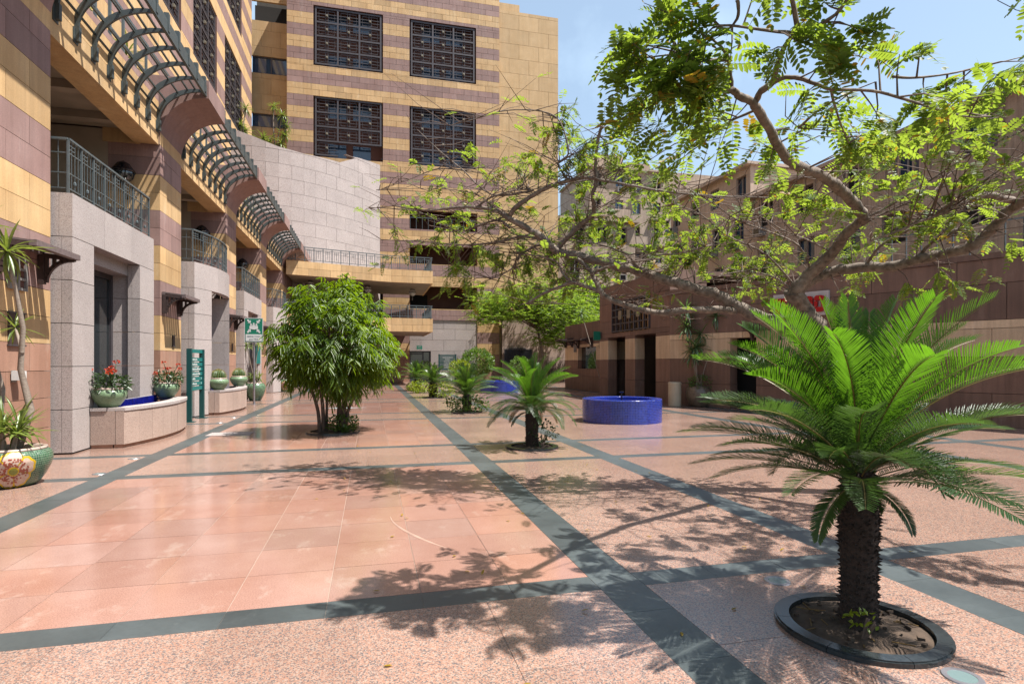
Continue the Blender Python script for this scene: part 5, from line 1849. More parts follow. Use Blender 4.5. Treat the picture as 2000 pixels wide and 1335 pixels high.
MB().lathe([(0.225, 0.0), (0.235, 0.02), (0.235, 0.86), (0.22, 0.885), (0.16, 0.885), (0.15, 0.80)], 28).build('body', M_CREAM, cb_, smooth=False)
MB().lathe([(0.237, 0.80), (0.243, 0.81), (0.243, 0.83), (0.237, 0.84)], 28).build('band', M_CREAM, cb_)
cb_.location = (10.9, 18.95, 0)

# ------------------------------------------------------------------ tree pits
def pit(label, c, r, segs=8, w=0.10, mat=M_POLISH):
    A = thing('tree_pit', label, 'tree pit', (c[0], c[1], 0), 'round stone tree pits', local=True)
    for k in range(segs):
        a0, a1 = 2 * math.pi * k / segs + 0.004, 2 * math.pi * (k + 1) / segs - 0.004
        n = 6
        po = [(r * math.cos(a0 + (a1 - a0) * i / n), r * math.sin(a0 + (a1 - a0) * i / n)) for i in range(n + 1)]
        pi_ = [((r - w) * math.cos(a0 + (a1 - a0) * i / n), (r - w) * math.sin(a0 + (a1 - a0) * i / n)) for i in range(n + 1)]
        po2 = [(x * (1 - 0.010 / r), y * (1 - 0.010 / r)) for x, y in po]
        b = MB()
        b.prism(po + pi_[::-1], 'z', 0.001, 0.026)
        b.prism(po2 + pi_[::-1], 'z', 0.026, 0.034)
        b.build('kerb_stone', mat, A)
    # lumpy soil
    vs, fs = [(0, 0, 0.03)], []
    n, m = 44, 9
    rd_ = random.Random(3)
    for i in range(1, m + 1):
        for k in range(n):
            q = (r - w + 0.004) * i / m
            t = 2 * math.pi * k / n
            vs.append((q * math.cos(t), q * math.sin(t), 0.030 - 0.022 * (i / m) ** 2 + (rd_.uniform(-0.008, 0.010) if i < m else -0.006)))
    for k in range(n):
        fs.append((0, 1 + k, 1 + (k + 1) % n))
    for i in range(m - 1):
        for k in range(n):
            k2 = (k + 1) % n
            fs.append((1 + i * n + k, 1 + (i + 1) * n + k, 1 + (i + 1) * n + k2, 1 + i * n + k2))
    MB().add(vs, fs).build('soil', M_EARTH, A, smooth=True)
    lt = MB()
    for k in range(46):
        q, t, e = (r - w) * math.sqrt(rd_.random()) * 0.96, rd_.uniform(0, 6.28), rd_.uniform(0, 6.28)
        p = V((q * math.cos(t), q * math.sin(t), 0.036 - 0.022 * (q / r) ** 2))
        u_ = V((math.cos(e), math.sin(e), rd_.uniform(-0.2, 0.3)))
        if k % 3:
            s_ = rd_.uniform(0.006, 0.02)
            lt.obox(p, u_ * s_, V((-math.sin(e), math.cos(e), 0.2)) * s_ * 0.7, V((0, 0, s_ * 0.5)))
        else:
            lt.bar(p, p + u_ * rd_.uniform(0.05, 0.16), 0.006, 0.004, mi=1)
    lt.build('litter', [M_EARTH, M_FDRY], A, kind='stuff')
    A.location = (c[0], c[1], 0)
# ------------------------------------------------------------------ sago palms
def frond_mesh(L_, e0, e1, mat, nm, pairs=84, ll=0.178, lw=0.0077, vee=38, twist=0.0, tip=0.35):
    """feather leaf along +X: rachis from elevation e0 to e1 degrees, narrow stiff leaflets in a V"""
    N = 24
    pts = [V((0, 0, 0))]
    tn = []
    for i in range(N):
        e = R(e0 + (e1 - e0) * ((i + 0.5) / N) ** 1.25)
        t = V((math.cos(e), 0, math.sin(e)))
        tn.append(t)
        pts.append(pts[-1] + t * L_ / N)
    tn.append(tn[-1])
    b, d, u, Ls, Ws = [], [], [], [], []
    r = np.random.default_rng(int(abs(e0 * 7 + e1)) + pairs)
    for i in range(pairs):
        t = 0.10 + 0.90 * i / (pairs - 1)
        k = min(N - 1, int(t * N))
        p = pts[k].lerp(pts[k + 1], t * N - k)
        T = tn[k]
        Nn = V((-T.z, 0, T.x))
        prof = min(1.0, 0.30 + (t - 0.10) / 0.22) * (1.0 - max(0, (t - 0.62) / 0.38) ** 1.6 * (1 - tip))
        fwd = 0.45 + 0.75 * t ** 2
        for s in (-1, 1):
            vv = R(vee + r.uniform(-5, 5))
            dv = (V((0, s, 0)) * math.cos(vv) + Nn * math.sin(vv)) + T * (fwd + r.uniform(-0.06, 0.06))
            b.append(p)
            d.append(dv)
            u.append(Nn)
            Ls.append(ll * prof * r.uniform(0.93, 1.05))
            Ws.append(lw)
    vs, q = leaf_arrays(np.array(b), np.array(d), np.array(u), np.array(Ls), np.array(Ws), 0.06, 0.1, (0.25, 0.8))
    vs = [tuple(x) for x in vs]
    fs = [tuple(int(k) for k in f) for f in q]
    mi = [0] * len(fs)
    o = len(vs)
    for i, p in enumerate(pts):
        T = tn[min(i, N)]
        Nn = V((-T.z, 0, T.x))
        rr_ = 0.0065 * (1 - 0.75 * i / N)
        for a in range(3):
            th = 2 * math.pi * a / 3 + math.pi / 2
            vs.append(tuple(p + V((0, 1, 0)) * rr_ * math.cos(th) + Nn * (rr_ * math.sin(th) - 0.004)))
    for i in range(N):
        for a in range(3):
            a2 = (a + 1) % 3
            fs.append((o + i * 3 + a, o + i * 3 + a2, o + i * 3 + 3 + a2, o + i * 3 + 3 + a))
            mi.append(1)
    me = bpy.data.meshes.new(nm)
    me.from_pydata(vs, [], fs)
    me.materials.append(mat)
    me.materials.append(M_RACHIS)
    me.polygons.foreach_set('material_index', mi)
    return me
FN = [frond_mesh(1.0, 86, 64, M_FNEW, 'frond'), frond_mesh(1.10, 76, 34, M_FNEW, 'frond'), frond_mesh(1.15, 68, 14, M_FNEW, 'frond'), frond_mesh(1.12, 62, 4, M_FNEW, 'frond')]
FO = [frond_mesh(1.12, 44, 0, M_FOLD, 'frond', vee=25), frond_mesh(1.15, 32, -8, M_FOLD, 'frond', vee=20), frond_mesh(1.10, 20, -18, M_FOLD, 'frond', vee=14), frond_mesh(0.52, -5, -75, M_FOLD, 'frond', vee=8, ll=0.10), frond_mesh(0.62, 50, -60, M_FOLD, 'frond', vee=30)]
FM = [frond_mesh(1.0, 84, 60, M_FMID, 'frond', pairs=48, lw=0.013), frond_mesh(1.05, 74, 34, M_FMID, 'frond', pairs=48, lw=0.013), frond_mesh(1.08, 62, 10, M_FMID, 'frond', pairs=48, lw=0.013), frond_mesh(1.05, 50, -4, M_FMID, 'frond', pairs=48, lw=0.013)]
FW = [frond_mesh(1.10, 44, -24, M_FOLD, 'frond', vee=18), frond_mesh(1.15, 36, -52, M_FOLD, 'frond', vee=10), frond_mesh(1.05, 22, -66, M_FOLD, 'frond', vee=8)]
FD = [frond_mesh(0.75, 10, -70, M_FDRY, 'frond', vee=12, ll=0.12)]
def sago(label, c, h, r, nnew, nold, s, seed, ndry=2, new=FN, old=FO):
    rd_ = random.Random(seed)
    A = thing('sago_palm', label, 'palm', (c[0], c[1], 0.03), 'sago palms in tree pits', local=True)
    m = MB()
    prof = [(r * 1.10, -0.02), (r * 1.02, h * 0.1), (r * 0.98, h * 0.3), (r * 1.08, h * 0.6), (r * 1.02, h * 0.85), (r * 0.8, h * 1.0), (r * 0.35, h * 1.06)]
    m.lathe(prof, 20)
    m.build('trunk', M_SAGO, A)
    sp = MB()
    nsp = int(520 * h / 0.85)
    for k in range(nsp):
        t = (k + 0.5) / nsp
        z = h * (0.02 + 0.96 * t)
        rr_ = float(np.interp(z, [p[1] for p in prof], [p[0] for p in prof]))
        th = k * 2.39996 + rd_.uniform(-0.15, 0.15)
        o = V((math.cos(th), math.sin(th), 0))
        w_ = V((-math.sin(th), math.cos(th), 0))
        p = o * (rr_ - 0.006) + V((0, 0, z))
        ln_ = rd_.uniform(0.012, 0.036)
        tip = p + o * ln_ + V((0, 0, rd_.uniform(0.0, 0.03)))
        sp.add([p + w_ * 0.013, p - w_ * 0.013, p + V((0, 0, 0.024)), tip], [(0, 3, 2), (2, 3, 1), (1, 3, 0)])
    sp.build('leaf_base', M_SAGO, A, kind='stuff')
    def put(me, az, z, sc, roll=0.0):
        o = link('frond', me, A)
        o.matrix_basis = Matrix.Translation((0.03 * math.cos(az), 0.03 * math.sin(az), z)) @ Matrix.Rotation(az, 4, 'Z') @ Matrix.Rotation(roll, 4, 'X') @ Matrix.Scale(sc, 4)
    for i in range(nnew):
        t = i / max(1, nnew - 1)
        me = new[min(3, int(t * 4))]
        put(me, i * 2.39996 + seed, h * 1.02 + 0.03 * (1 - t), s * rd_.uniform(0.9, 1.06), rd_.uniform(-0.35, 0.35))
    for i in range(nold):
        t = i / max(1, nold - 1)
        me = old[min(2, int(t * 3))] if rd_.random() < 0.86 else FO[4]
        put(me, i * 2.39996 + 1.0 + seed * 2, h * (1.0 - 0.10 * t), s * rd_.uniform(0.80, 0.98), rd_.uniform(-0.3, 0.3))
    for i in range(3):
        put(FO[3], rd_.uniform(0, 6.28), h * 0.9, s * rd_.uniform(0.7, 1.0))
    for i in range(ndry):
        put(FD[0], rd_.uniform(0, 6.28), h * 0.93, s * rd_.uniform(0.8, 1.0))
    A.location = (c[0], c[1], 0.03)
    return A
C1 = (2.86, 2.83)
pit('polished black stone pit around the near sago palm', C1, 0.465, 7, 0.085)
sago('near sago palm with thick dark trunk and bright upright new fronds', C1, 0.93, 0.097, 30, 42, 1.0, 3, 0)
C2 = (2.96, 10.35)
pit('stone pit around the sago palm left of the blue fountain', C2, 0.50)
sago('sago palm with drooping fronds left of the nearer blue fountain', C2, 0.72, 0.115, 22, 30, 0.96, 5, 3, FN, FW)
C3 = (3.02, 18.2)
pit('stone pit around the third sago palm', C3, 0.50)
sago('third sago palm in the row with stiff pale topped fronds', C3, 0.55, 0.13, 34, 22, 0.98, 9, 0, FM)
C4 = (2.78, 26.2)
pit('stone pit around the fourth sago palm', C4, 0.50)
sago('fourth sago palm in the row beside a bright yellow shrub', C4, 0.66, 0.17, 28, 20, 0.88, 13, 2, FM)
C5 = (2.60, 33.0)
pit('stone pit around the last sago palm', C5, 0.50)
sago('farthest sago palm in the row standing before the glass door', C5, 0.62, 0.17, 34, 26, 1.05, 17, 0, FM)
def shrub(label, c, rad, mat, n, Ll, Wl, cat='shrub', grp=None, seed=1, nm='shrub', h0=0.0, **k):
    A = thing(nm, label, cat, (c[0], c[1], 0.03), grp)
    b = MB()
    rd_ = random.Random(seed)
    for i in range(5):
        az = rd_.uniform(0, 6.28)
        b.tube([(c[0], c[1], 0.02), (c[0] + rad[0] * 0.6 * math.cos(az), c[1] + rad[1] * 0.6 * math.sin(az), c[2])], [0.012, 0.005], 5)
    b.build('stem', M_TWIG, A)
    clump(A, c, rad, n, Ll, Wl, mat, 'foliage', seed=seed, **k)
    return A
shrub('small seedling with pale leaves at the foot of the near palm', (2.72, 2.66, 0.13), (0.11, 0.10, 0.06), M_SHRUB, 26, 0.05, 0.02, seed=2, grp='low shrubs under the palms', nm='seedling')
shrub('sparse dark twiggy shrub under the palm by the fountain', (3.12, 10.22, 0.30), (0.30, 0.22, 0.24), M_DKGR, 150, 0.07, 0.035, seed=4, grp='low shrubs under the palms')
shrub('dark green low shrub under the third palm', (3.0, 18.0, 0.28), (0.72, 0.35, 0.26), M_TOPI, 620, 0.09, 0.045, seed=5, grp='low shrubs under the palms', flat_bottom=0.04)
shrub('bright yellow green shrub under the fourth palm', (3.12, 26.0, 0.36), (0.62, 0.4, 0.36), M_SHRUB, 620, 0.11, 0.05, seed=6, grp='low shrubs under the palms', flat_bottom=0.04)
shrub('small yellow green shrub under the farthest palm', (2.4, 32.7, 0.24), (0.5, 0.4, 0.26), M_SHRUB, 360, 0.11, 0.05, seed=7, grp='low shrubs under the palms', flat_bottom=0.04)
shrub('low leafy shrub between the last two palms', (2.5, 30.2, 0.32), (0.62, 0.45, 0.34), M_SHRUB, 460, 0.12, 0.055, seed=8, grp='low shrubs under the palms', flat_bottom=0.04)
shrub('round clipped topiary bush before the striped pier', (7.4, 40.0, 1.62), (1.2, 1.1, 1.0), M_TOPI, 4200, 0.13, 0.07, seed=9, nm='topiary_bush', shell=0.7)
shrub('small round light green bush left of the clipped topiary', (5.75, 37.5, 1.2), (0.75, 0.7, 0.6), M_SHRUB, 1100, 0.13, 0.06, seed=10, nm='topiary_bush', shell=0.6)
shrub('small green bush peeping over the palm by the fountain', (9.5, 36.0, 1.5), (0.65, 0.6, 0.5), M_TOPI, 800, 0.13, 0.06, seed=16, nm='topiary_bush', shell=0.6)
shrub('leafy plant spilling from the pot by the brown wall', (11.7, 18.45, 0.85), (0.5, 0.45, 0.3), M_TOPI, 420, 0.10, 0.04, seed=11, nm='pot_plant')
# dry twig hedge
hg = thing('dry_hedge', 'row of dry brown twigs at the foot of the granite wall', 'hedge', (14.2, 46.0, 0))
for part in range(14):
    hb = MB()
    rd_ = random.Random(part)
    for k in range(26):
        x = 12.2 + 0.34 * part + rd_.uniform(0, 0.36)
        y = 45.6 + rd_.uniform(-0.4, 0.4)
        hb.tube([(x, y, 0), (x + rd_.uniform(-0.2, 0.2), y, 0.8), (x + rd_.uniform(-0.35, 0.35), y + rd_.uniform(-0.2, 0.2), rd_.uniform(1.2, 1.9))], [0.022, 0.016, 0.006], 4)
    hb.build('twigs', M_TWIG, hg, kind='stuff')

# ------------------------------------------------------------------ floor lights, cover plate, fallen leaves
GL = ('recessed floor light beside the near palm pit', 'recessed floor light at the bottom right corner', 'recessed floor light near the flower pot', 'recessed floor light by the first planter basin', 'recessed floor light left of the teal direction sign', 'recessed floor light right of the teal direction sign')
for lab, (px, py) in zip(GL, ((1518, 1134), (1880, 1322), (194, 925), (262, 895), (429, 825), (456, 815))):
    d = CAMZ * F / (py - 708)
    p = at(px, py, d)
    A = thing('floor_light', lab, 'light', (p.x, p.y, 0), 'recessed floor lights', local=True)
    MB().lathe([(0.062, 0.0008), (0.064, 0.006), (0.088, 0.006), (0.092, 0.001)], 24).build('rim', M_STEEL, A)
    MB().disc((0, 0, 0.0045), 0.066, 24).build('glass', M_DISC, A)
    A.location = (p.x, p.y, 0)
p = at(450, 847, CAMZ * F / 139)
ip = thing('drain_cover', 'pale stone cover plate let into the paving left of the bushy tree', 'cover', (p.x, p.y, 0))
MB().box(p.x - 0.45, p.x + 0.45, p.y - 0.3, p.y + 0.3, 0.0012, 0.007).build('plate', M_GRAN, ip)
f = MB()
f.box(p.x - 0.475, p.x + 0.475, p.y - 0.325, p.y - 0.305, 0.0012, 0.006).box(p.x - 0.475, p.x + 0.475, p.y + 0.305, p.y + 0.325, 0.0012, 0.006)
f.build('frame', M_STEEL, ip)
n = 70
r = np.random.default_rng(3)
bp_ = np.stack([r.uniform(-0.8, 4.6, n), r.uniform(2.2, 12, n), np.full(n, 0.006)], 1)
dd = np.stack([r.normal(size=n), r.normal(size=n), r.uniform(0, 0.25, n)], 1)
vs, qd = leaf_arrays(bp_, dd, np.tile([0.1, 0.1, 1.0], (n, 1)), 0.05, 0.02, 0.02)
np_mesh('fallen_leaves', vs, qd, M_LYEL, None, 'stuff')['label'] = 'small yellow leaves scattered on the paving'

# ================================================================== TREES
def spline(pts, sub=5):
    """Catmull-Rom through (point, radius) pairs"""
    P = [V(p) for p, r in pts]
    Rr = [r for p, r in pts]
    out, rad = [], []
    n = len(P)
    for i in range(n - 1):
        p0, p1, p2, p3 = P[max(0, i - 1)], P[i], P[i + 1], P[min(n - 1, i + 2)]
        for k in range(sub):
            t = k / sub
            out.append(0.5 * ((2 * p1) + (p2 - p0) * t + (2 * p0 - 5 * p1 + 4 * p2 - p3) * t * t + (3 * p1 - p0 - 3 * p2 + p3) * t ** 3))
            rad.append(Rr[i] + (Rr[i + 1] - Rr[i]) * t)
    out.append(P[-1])
    rad.append(Rr[-1])
    return out, rad
# ------------------------------------------------------------------ bushy weeping tree (middle)
FC = V((-0.84, 13.7, 0))
pit('dark stone pit around the bushy multi stemmed tree', (FC.x, FC.y), 0.60, 8)
FT = thing('weeping_fig_tree', 'bushy round tree with long drooping leaves and several bare stems', 'tree', (FC.x, FC.y, 0.03))
rd = random.Random(31)
for (dx0, dx1, top, r0) in ((-0.28, -0.62, 1.5, 0.045), (-0.20, -0.30, 1.9, 0.05), (-0.14, -0.10, 1.7, 0.035), (0.12, 0.18, 1.9, 0.055), (0.22, 0.42, 1.9, 0.065), (0.28, 0.85, 1.7, 0.045), (0.20, -0.05, 2.2, 0.05)):
    dy = rd.uniform(-0.15, 0.15)
    p, q = spline([(FC + V((dx0, dy, -0.01)), r0), (FC + V((dx0 * 0.9 + dx1 * 0.1, dy * 1.2, 0.5)), r0 * 0.85), (FC + V(((dx0 + dx1) / 2, dy * 1.5, 1.0)), r0 * 0.7), (FC + V((dx1, dy * 3, top)), r0 * 0.35)])
    MB().tube(p, q, 8).build('trunk', M_BARKD, FT, smooth=True)
r = np.random.default_rng(41)
NS = 1250
d = nrm(r.normal(size=(NS, 3)))
q = 0.42 + 0.58 * r.random(NS) ** 0.5
lump = 1 + 0.16 * np.sin(d[:, 0] * 6 + 1) * np.cos(d[:, 2] * 7 + d[:, 1] * 4) + 0.09 * np.sin(d[:, 0] * 15 + d[:, 2] * 11)
c = d * (q * lump)[:, None]
prof = np.array([1.20, 1.26, 1.40])
c = c * prof
c[:, 2] *= np.where(c[:, 2] < 0, 0.60, 1.0)
cc = c + np.array([FC.x + 0.06, FC.y, 1.97])
dirs = nrm(d + np.array([0, 0, 0.25]) + r.normal(size=d.shape) * 0.35)
pl, dl, ul, ll_, wl_ = [], [], [], [], []
for i in range(NS):
    nl = 9
    spd = dirs[i]
    ln = r.uniform(0.18, 0.42)
    for k in range(nl):
        t = (k + 0.5) / nl
        pp = cc[i] + spd * ln * t + np.array([0, 0, -0.16 * t * t])
        side = nrm(np.cross(spd, [0, 0, 1.0]) + 1e-6) * (1 if k % 2 else -1)
        pl.append(pp)
        dl.append(spd * 0.5 + side * 0.65 + np.array([0, 0, -0.55]) + r.normal(size=3) * 0.18)
        ul.append(np.array([0, 0, 1.0]) + spd * 0.4 + r.normal(size=3) * 0.25)
        ll_.append(r.uniform(0.14, 0.22))
        wl_.append(r.uniform(0.024, 0.036))
vs, qd = leaf_arrays(np.array(pl), np.array(dl), np.array(ul), np.array(ll_), np.array(wl_), 0.45, 0.3)
np_mesh('crown', vs, qd, M_LFIC, FT, 'stuff')
tw = MB()
for i in range(0, NS, 5):
    a = V(FC) + V((0, 0, 1.5))
    e = V(cc[i])
    tw.tube([a.lerp(e, 0.35), a.lerp(e, 0.7) + V((0, 0, 0.08)), e + V(dirs[i]) * 0.2], [0.014, 0.009, 0.004], 4, cap=False)
tw.build('twigs', M_TWIG, FT, kind='stuff')
shrub('low green shrub at the foot of the bushy tree', (FC.x + 0.22, FC.y - 0.15, 0.22), (0.36, 0.3, 0.20), M_TOPI, 620, 0.07, 0.035, seed=12, flat_bottom=0.05)

# ------------------------------------------------------------------ light feathery tree far right
LT = thing('feathery_tree', 'light green feathery tree with a thin leaning trunk before the granite wall', 'tree', (13.6, 44.5, 0))
p, q = spline([((13.9, 44.5, 0), 0.16), ((13.6, 44.5, 2.2), 0.13), ((13.2, 44.5, 4.2), 0.10), ((12.4, 44.2, 6.0), 0.06), ((11.6, 44, 7.2), 0.03)])
MB().tube(p, q, 8).build('trunk', M_BARK, LT, smooth=True)
tb = MB()
cl = []
rd = random.Random(6)
for k in range(150):
    x = rd.uniform(8.4, 17.5)
    t = (x - 8.4) / 9.1
    z = 5.4 + 2.9 * math.sin(math.pi * min(1, t * 0.9 + 0.1)) * rd.uniform(0.1, 1) + rd.uniform(-0.9, 0.4) - (1.0 if t < 0.25 else 0)
    y = 44 + rd.uniform(-2.2, 2.2)
    if x < 10.2:
        z = rd.uniform(5.0, 7.0)
    if k % 5 == 0:
        x, z = rd.uniform(13.3, 16.2), rd.uniform(3.2, 5.2)
    e = V((x, y, z))
    cl.append(e)
    s = V((13.2, 44.5, 4.2)).lerp(V((12.2, 44.2, 6.3)), rd.random())
    tb.tube([s, s.lerp(e, 0.5) + V((0, 0, 0.35)), e], [0.045, 0.025, 0.008], 5, cap=False)
tb.build('branches', M_TWIG, LT, kind='stuff')
pl, dl, ul, ll_, wl_ = [], [], [], [], []
r = np.random.default_rng(9)
for e in cl:
    for j in range(22):
        b = np.array(e) + r.normal(size=3) * np.array([0.62, 0.6, 0.30])
        az = r.uniform(0, 6.28)
        ra = np.array([math.cos(az), math.sin(az), r.uniform(-0.25, 0.25)])
        sd_ = np.array([-math.sin(az), math.cos(az), 0])
        for k in range(7):
            for s in (-1, 1):
                pl.append(b + ra * 0.085 * k + np.array([0, 0, -0.012 * k * k * 0.3]))
                dl.append(sd_ * s + ra * 0.45 + r.normal(size=3) * 0.1)
                ul.append(np.array([0, 0, 0.6]) + r.normal(size=3) * 0.6)
                ll_.append(r.uniform(0.13, 0.20))
                wl_.append(0.055)
vs, qd = leaf_arrays(np.array(pl), np.array(dl), np.array(ul), np.array(ll_), np.array(wl_), 0.1, 0.1)
np_mesh('crown', vs, qd, M_LLIGHT, LT, 'stuff')
# greenery rising behind the granite wall and the annex
for i, (x, y, z, rx, rz, lab) in enumerate(((15.6, 50.5, 7.2, 2.8, 2.2, 'dense light green crown behind the granite wall'), (19.6, 51.0, 7.2, 2.8, 2.3, 'dense light green crown behind the annex roof'), (11.9, 50.4, 7.6, 1.6, 1.3, 'small round crown behind the striped pier corner'))):
    A = thing('garden_tree', lab, 'tree', (x, y, 0), 'trees behind the granite wall')
    MB().tube([(x, y, 0), (x + 0.2, y, z * 0.5), (x, y, z)], [0.18, 0.14, 0.05], 7).build('trunk', M_BARK, A)
    if y > 48.3:
        clump(A, (x, y, z), (rx, 2.0, rz), 3600, 0.34, 0.14, M_LLIGHT, 'crown', shell=0.35, seed=60 + i)

# ------------------------------------------------------------------ the big spreading tree on the right
BT = thing('spreading_tree', 'large spreading tree with grey branching limbs and pinnate leaves on the right', 'tree', at(1690, 962, 7.0))
BR = []      # (list of (px,py,range), radius start, radius end)
def B(r0, r1, *pts):
    BR.append(([(at(*p), r0 + (r1 - r0) * i / (len(pts) - 1)) for i, p in enumerate(pts)], r0))
B(0.16, 0.10, (1690, 964, 7.0), (1680, 880, 7.0), (1665, 790, 7.0), (1635, 715, 7.0), (1606, 660, 7.0), (1580, 622, 6.98), (1558, 590, 6.95), (1548, 566, 6.92))
# lower left limb and its continuation
B(0.10, 0.020, (1640, 715, 7.0), (1590, 672, 7.0), (1530, 640, 7.0), (1475, 617, 7.05), (1430, 592, 7.1), (1400, 576, 7.1), (1367, 567, 7.1), (1330, 555, 7.15), (1300, 546, 7.2), (1255, 532, 7.2), (1220, 522, 7.2), (1180, 512, 7.25), (1130, 500, 7.3), (1088, 491, 7.3), (1065, 468, 7.35), (1028, 445, 7.4), (996, 427, 7.4), (968, 411, 7.45), (931, 405, 7.5), (881, 406, 7.6), (830, 411, 7.7), (770, 402, 7.8))
BR[-1] = ([(p, r) for (p, _), r in zip(BR[-1][0], (0.10, 0.095, 0.085, 0.078, 0.072, 0.068, 0.066, 0.064, 0.062, 0.060, 0.058, 0.055, 0.053, 0.050, 0.043, 0.040, 0.036, 0.026, 0.022, 0.018, 0.013, 0.007))], 0.10)
B(0.038, 0.016, (1088, 491, 7.3), (1094, 478, 7.3), (1111, 461, 7.25), (1134, 438, 7.2), (1157, 420, 7.1), (1160, 400, 7.0), (1157, 380, 6.9), (1164, 358, 6.85), (1163, 314, 6.8), (1169, 267, 6.7), (1176, 246, 6.6))
B(0.032, 0.007, (996, 420, 7.4), (1010, 402, 7.3), (1042, 381, 7.2), (1074, 364, 7.1), (1111, 353, 7.0), (1141, 347, 6.9), (1171, 351, 6.8), (1230, 362, 6.6), (1300, 374, 6.4), (1385, 382, 6.2), (1500, 386, 6.0))
B(0.046, 0.013, (1437, 607, 7.08), (1400, 604, 7.0), (1330, 607, 6.9), (1292, 611, 6.85), (1255, 605, 6.8), (1220, 595, 6.8), (1192, 585, 6.8), (1172, 570, 6.85), (1142, 559, 6.9), (1117, 552, 6.95), (1092, 561, 7.0), (1065, 571, 7.05), (1028, 594, 7.1))
B(0.034, 0.018, (1180, 580, 6.82), (1167, 557, 6.85), (1155, 532, 6.95), (1140, 515, 7.1), (1125, 502, 7.25))
B(0.022, 0.006, (1155, 535, 6.9), (1185, 522, 6.7), (1230, 512, 6.6), (1290, 505, 6.5))
B(0.018, 0.006, (1117, 552, 6.95), (1098, 533, 7.0), (1085, 510, 7.2), (1040, 498, 7.4), (985, 492, 7.6))
B(0.024, 0.006, (1088, 491, 7.3), (1060, 478, 7.4), (1035, 486, 7.5), (1010, 505, 7.55), (1000, 525, 7.6), (960, 545, 7.7))
B(0.022, 0.005, (1065, 468, 7.35), (1020, 462, 7.5), (985, 470, 7.6), (950, 476, 7.7), (890, 478, 7.9), (830, 472, 8.0), (745, 468, 8.1))
B(0.018, 0.005, (996, 445, 7.4), (975, 430, 7.5), (945, 437, 7.6), (900, 452, 7.8), (870, 440, 7.9), (812, 412, 8.0), (720, 405, 8.2))
B(0.016, 0.004, (931, 405, 7.5), (960, 385, 7.4), (1010, 371, 7.3), (1042, 371, 7.2))
B(0.014, 0.004, (1042, 372, 7.2), (960, 380, 7.5), (905, 333, 7.7), (860, 296, 7.9), (815, 253, 8.0))
B(0.013, 0.004, (1111, 353, 7.0), (1090, 320, 7.0), (1110, 300, 6.9), (1095, 240, 6.9), (1060, 218, 6.9), (990, 216, 7.0), (930, 232, 7.1), (878, 245, 7.2))
B(0.010, 0.003, (968, 411, 7.45), (930, 380, 7.6), (850, 368, 7.8), (735, 371, 8.0))
B(0.010, 0.003, (905, 333, 7.7), (855, 330, 7.9), (800, 350, 8.0), (740, 372, 8.1))
# small stubs on the lower limb
B(0.018, 0.006, (1220, 522, 7.2), (1270, 500, 7.1), (1325, 495, 7.0), (1390, 478, 6.9))
B(0.016, 0.005, (1300, 546, 7.2), (1250, 525, 7.1), (1225, 498, 7.0), (1180, 480, 7.0), (1120, 470, 7.1))
# upright right fork: leader turning back up and left over the court
B(0.085, 0.045, (1553, 582, 6.93), (1560, 560, 6.88), (1586, 530, 6.8), (1627, 494, 6.6), (1650, 459, 6.4), (1678, 434, 6.25), (1694, 424, 6.2))
B(0.058, 0.016, (1690, 428, 6.2), (1672, 402, 6.0), (1643, 372, 5.7), (1616, 351, 5.5), (1586, 335, 5.3), (1563, 326, 5.1), (1540, 314, 4.9), (1518, 280, 4.6), (1505, 255, 4.35), (1479, 214, 4.0), (1470, 200, 3.9), (1445, 189, 3.8), (1429, 177, 3.75), (1376, 178, 3.7), (1314, 182, 3.65))
B(0.018, 0.005, (1429, 177, 3.75), (1425, 138, 3.7), (1422, 112, 3.65), (1400, 84, 3.6), (1360, 60, 3.55))
B(0.014, 0.004, (1422, 116, 3.7), (1372, 118, 3.65), (1330, 104, 3.6), (1310, 60, 3.55))
B(0.024, 0.008, (1473, 204, 3.95), (1486, 179, 3.85), (1509, 161, 3.75), (1517, 130, 3.65), (1532, 92, 3.55), (1558, 64, 3.45), (1600, 50, 3.4), (1640, 20, 3.3), (1668, -30, 3.2))
B(0.016, 0.005, (1509, 161, 3.75), (1532, 152, 3.7), (1560, 153, 3.65), (1597, 165, 3.6), (1623, 175, 3.6), (1701, 177, 3.6), (1770, 195, 3.6), (1837, 216, 3.6), (1892, 228, 3.65), (1935, 227, 3.7))
B(0.012, 0.004, (1558, 66, 3.45), (1500, 60, 3.45), (1405, 50, 3.4), (1372, 78, 3.4))
B(0.012, 0.004, (1440, 0, 3.3), (1442, 30, 3.35), (1425, 55, 3.45), (1400, 52, 3.5))
B(0.010, 0.003, (1479, 214, 4.0), (1430, 235, 4.1), (1400, 258, 4.2), (1350, 290, 4.4), (1280, 330, 4.6))
B(0.010, 0.003, (1623, 175, 3.6), (1630, 205, 3.7), (1645, 250, 3.9), (1658, 280, 4.1))
B(0.009, 0.003, (1743, 150, 3.7), (1790, 152, 3.7), (1850, 145, 3.75), (1920, 130, 3.8), (2010, 108, 3.9))
B(0.010, 0.003, (1560, 250, 4.3), (1600, 215, 4.1), (1650, 185, 3.9), (1710, 160, 3.8))
